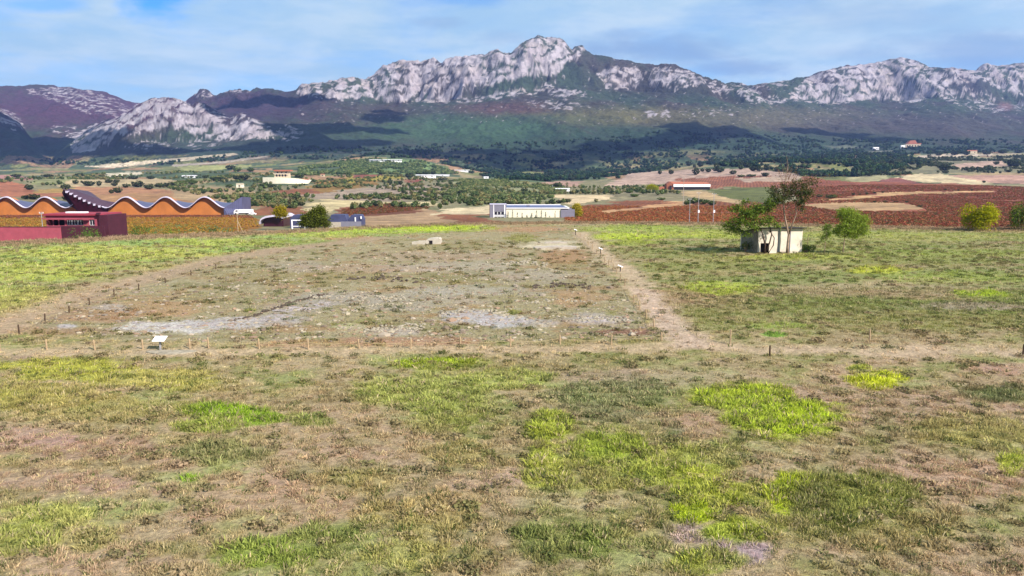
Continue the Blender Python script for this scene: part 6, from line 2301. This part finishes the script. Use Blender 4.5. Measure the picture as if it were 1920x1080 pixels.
G_A = [(1159, 327, 7, 6), (1170, 327, 12, 8), (1181, 326, 10, 8), (1229, 318, 7, 5), (1237, 327, 7, 7), (1251, 318, 8, 6), (1258, 327, 10, 8), (1267, 316, 5, 4),
       (1274, 315, 5, 4), (1292, 311, 13, 9), (1302, 315, 6, 6), (1313, 313, 12, 9), (1305, 328, 14, 12), (1317, 322, 8, 6), (1328, 323, 11, 7), (1343, 316, 10, 8),
       (1350, 323, 16, 9), (1341, 321, 10, 6), (1374, 327, 13, 7), (1359, 309, 8, 9), (1376, 310, 10, 8), (1386, 310, 12, 8), (1389, 318, 10, 8), (1400, 314, 16, 9),
       (1412, 321, 14, 9), (1424, 322, 14, 9), (1437, 320, 12, 11), (1456, 320, 11, 7), (1452, 306, 5, 4), (1435, 331, 14, 7), (1477, 321, 5, 9), (1428, 311, 6, 6),
       (1416, 312, 7, 6), (1466, 322, 8, 5), (1495, 325, 10, 7), (1410, 302, 6, 4), (1395, 300, 7, 4)]
for q in G_A:
    vtree(*q, oak_crowns, 'oak_tree', 'round dark holm oak dotted over the pinkish slope above the barn', 'holm oaks on the pinkish slope', 600)
G_B = [(55, 356, 15, 9), (123, 356, 17, 10), (142, 345, 11, 7), (153, 343, 4, 4), (167, 349, 21, 9), (186, 349, 9, 9), (204, 343, 14, 6), (218, 343, 12, 6), (215, 349, 12, 6),
       (236, 352, 11, 7), (221, 362, 15, 10), (209, 363, 9, 7), (258, 351, 22, 11), (280, 355, 20, 9), (300, 352, 18, 8), (318, 351, 20, 9), (225, 336, 14, 6), (250, 336, 18, 6),
       (283, 336, 14, 6), (62, 374, 26, 9), (48, 374, 14, 7), (125, 376, 14, 8), (30, 332, 18, 5), (90, 332, 20, 5), (150, 330, 18, 5)]
for q in G_B:
    vtree(*q, oak_crowns, 'oak_tree', 'round dark tree on the fields above the left half of the winery roof', 'field trees above the left winery roof', 460)
G_C = [(340, 348, 24, 9), (360, 346, 16, 8), (408, 340, 26, 8), (452, 338, 30, 9), (492, 341, 10, 8), (496, 353, 18, 9), (508, 352, 12, 7), (561, 333, 18, 6), (424, 358, 9, 4),
       (412, 357, 7, 4), (500, 372, 16, 7), (512, 377, 12, 6), (528, 380, 8, 6), (554, 378, 20, 12), (565, 386, 16, 6), (448, 388, 16, 4), (466, 388, 16, 4), (398, 361, 12, 4),
       (349, 356, 6, 3), (385, 334, 10, 5), (476, 352, 10, 5), (430, 352, 14, 6), (470, 322, 14, 7), (432, 318, 18, 8), (445, 322, 16, 8)]
for q in G_C:
    vtree(*q, oak_crowns if random.random() < .6 else oak_crowns_g, 'field_tree', 'dark rounded tree on the scrubby ground round the villa', 'trees on the ground round the villa', 420)
G_D = [(672, 325, 12, 8), (697, 324, 14, 8), (715, 327, 13, 7), (768, 334, 18, 9), (786, 327, 14, 6), (800, 328, 16, 7), (812, 328, 10, 7), (721, 347, 4, 5), (731, 347, 10, 10), (743, 347, 9, 8),
       (751, 347, 9, 8), (829, 339, 18, 6), (799, 369, 10, 6), (815, 376, 9, 8), (832, 370, 10, 9), (843, 368, 7, 5), (853, 367, 8, 5), (867, 364, 17, 7), (825, 392, 9, 10),
       (932, 364, 9, 6), (908, 372, 9, 7), (791, 373, 9, 5), (983, 362, 13, 9), (989, 364, 8, 6), (1046, 353, 18, 10), (1049, 381, 15, 5), (1064, 380, 14, 7), (840, 378, 8, 6), (655, 328, 10, 6)]
for q in G_D:
    vtree(*q, oak_crowns if random.random() < .6 else oak_crowns_g, 'field_tree', 'dark bushy tree along the pale fields in the middle of the valley', 'trees along the pale middle fields', 420)
G_P = [(1063, 353, 5, 11), (1076, 354, 5, 9), (1113, 359, 5, 12), (1123, 360, 7, 11), (1105, 358, 5, 7), (1143, 358, 4, 7), (1090, 357, 5, 6)]
for q in G_P:
    vtree(*q, pop_crowns, 'poplar_tree', 'slender yellowish poplar in the line behind the cream field', 'poplars behind the cream field', 450)
G_E = [(1197, 360, 22, 6), (1180, 362, 14, 5), (1242, 363, 18, 6), (1190, 369, 16, 5), (1225, 360, 10, 4), (1300, 382, 22, 10), (1318, 383, 22, 9), (1335, 385, 16, 8), (1288, 384, 14, 7),
       (1558, 372, 20, 7), (1536, 370, 12, 5), (1240, 375, 16, 4), (1408, 331, 18, 4), (1390, 332, 14, 4)]
for q in G_E:
    vtree(*q, oak_crowns_g, 'hedge_bush', 'low dark green hedge bush on the banks between the red vineyards', 'hedge bushes between the red vineyards', 400)
G_F = [(1723, 316, 11, 7), (1770, 321, 19, 10), (1742, 296, 7, 6), (1895, 312, 14, 12), (1904, 314, 14, 12), (1675, 316, 8, 5), (1845, 343, 6, 4), (1868, 309, 10, 6), (1735, 310, 14, 5),
       (1690, 296, 8, 5), (1760, 292, 12, 6), (1790, 291, 16, 8), (1812, 291, 12, 8), (1850, 290, 16, 6), (1880, 288, 16, 6), (1910, 287, 14, 6), (1640, 310, 10, 5), (1655, 325, 12, 4),
       (1630, 330, 12, 5), (1605, 331, 10, 6)]
for q in G_F:
    vtree(*q, oak_crowns, 'oak_tree', 'dark tree on the olive foothills at the far right', 'trees on the right foothills', 700)
# bushes on the near margin of the red vineyard
for q in [(1500, 378, 6, 4), (1600, 366, 6, 4), (1612, 366, 5, 3), (1625, 365, 5, 4), (1640, 363, 5, 3), (1655, 362, 5, 3), (1773, 357, 5, 3), (1797, 358, 4, 3), (1822, 358, 4, 3), (1700, 380, 7, 3), (1680, 380, 8, 3), (1660, 380, 8, 3), (1640, 380, 7, 3), (1725, 388, 10, 3)]:
    vtree(*q, oak_crowns, 'field_bush', 'tiny dark bush on the grassy strip across the red vineyards', 'tiny bushes on the strip across the red vineyards', 300)

# ------------------------------------------------------------------ clouds that shade the mountain, high above the picture
M_CLOUD = simple('cloud_white', (250, 250, 252), 1.0, .02, .001, k=.9)


def cloud(spots, alt, label):
    """spots: (px, py, half width m, half length m) of the shade they throw"""
    import bmesh
    m = MB()
    for (px, py, rx, ry) in spots:
        x, y, z = ground_at(px, py, 900)
        k = (alt - z) / SUN.z
        c = Vector((x, y, z)) + SUN * k
        nl = 7
        for i in range(nl):
            an = random.uniform(0, 6.28)
            rr = math.sqrt(random.random()) * .62
            cc = c + Vector((rx * rr * math.cos(an), ry * rr * math.sin(an), random.uniform(-15, 25)))
            kx = random.uniform(.38, .6)
            bm = bmesh.new()
            bmesh.ops.create_icosphere(bm, subdivisions=3, radius=1)
            ph = random.uniform(0, 50)
            co = np.array([v.co[:] for v in bm.verts])
            d = 1 + .35 * fbm(co[:, 0] * 2.2 + ph, co[:, 1] * 2.2 + co[:, 2] * 1.7, 4, 3)
            co = co * d[:, None] * np.array([rx * kx, ry * kx, 46])
            co[:, 2] = np.maximum(co[:, 2], -16)
            m.add([tuple(cc + Vector(p)) for p in co], [tuple(v.index for v in f.verts) for f in bm.faces])
            bm.free()
    tag(m.build('cloud', M_CLOUD, smooth=True), label, kind='structure')


cloud([(40, 280, 330, 240), (60, 262, 260, 200), (110, 280, 200, 180), (140, 284, 200, 80), (-80, 260, 420, 420), (160, 289, 240, 60), (300, 285, 240, 45), (430, 278, 220, 50), (-60, 298, 300, 100), (90, 262, 150, 130), (20, 245, 150, 130)], 1500, 'grey cloud whose shade covers the lower left mountain')
cloud([(540, 276, 240, 140),  (610, 262, 230, 150), (670, 240, 190, 130), (715, 224, 150, 110), (600, 238, 200, 110), (560, 252, 150, 100), (740, 210, 110, 80), (470, 200, 170, 90), (560, 190, 170, 70), (410, 212, 110, 60)], 1500, 'cloud whose shade runs up to the left end of the cliffs')
cloud([(760, 292, 150, 100), (850, 290, 200, 120), (930, 296, 230, 150), (1010, 300, 220, 140), (1090, 290, 220, 130), (1170, 276, 220, 120), (1260, 258, 230, 120), (1340, 248, 200, 110),
       (1280, 238, 120, 70), (1000, 318, 160, 90), (1410, 256, 120, 70)], 1500, 'long cloud whose shade crosses the middle slope')
cloud([(1540, 246, 120, 60), (1590, 256, 140, 60), (1650, 264, 110, 60)], 1500, 'small cloud shading the right slope')
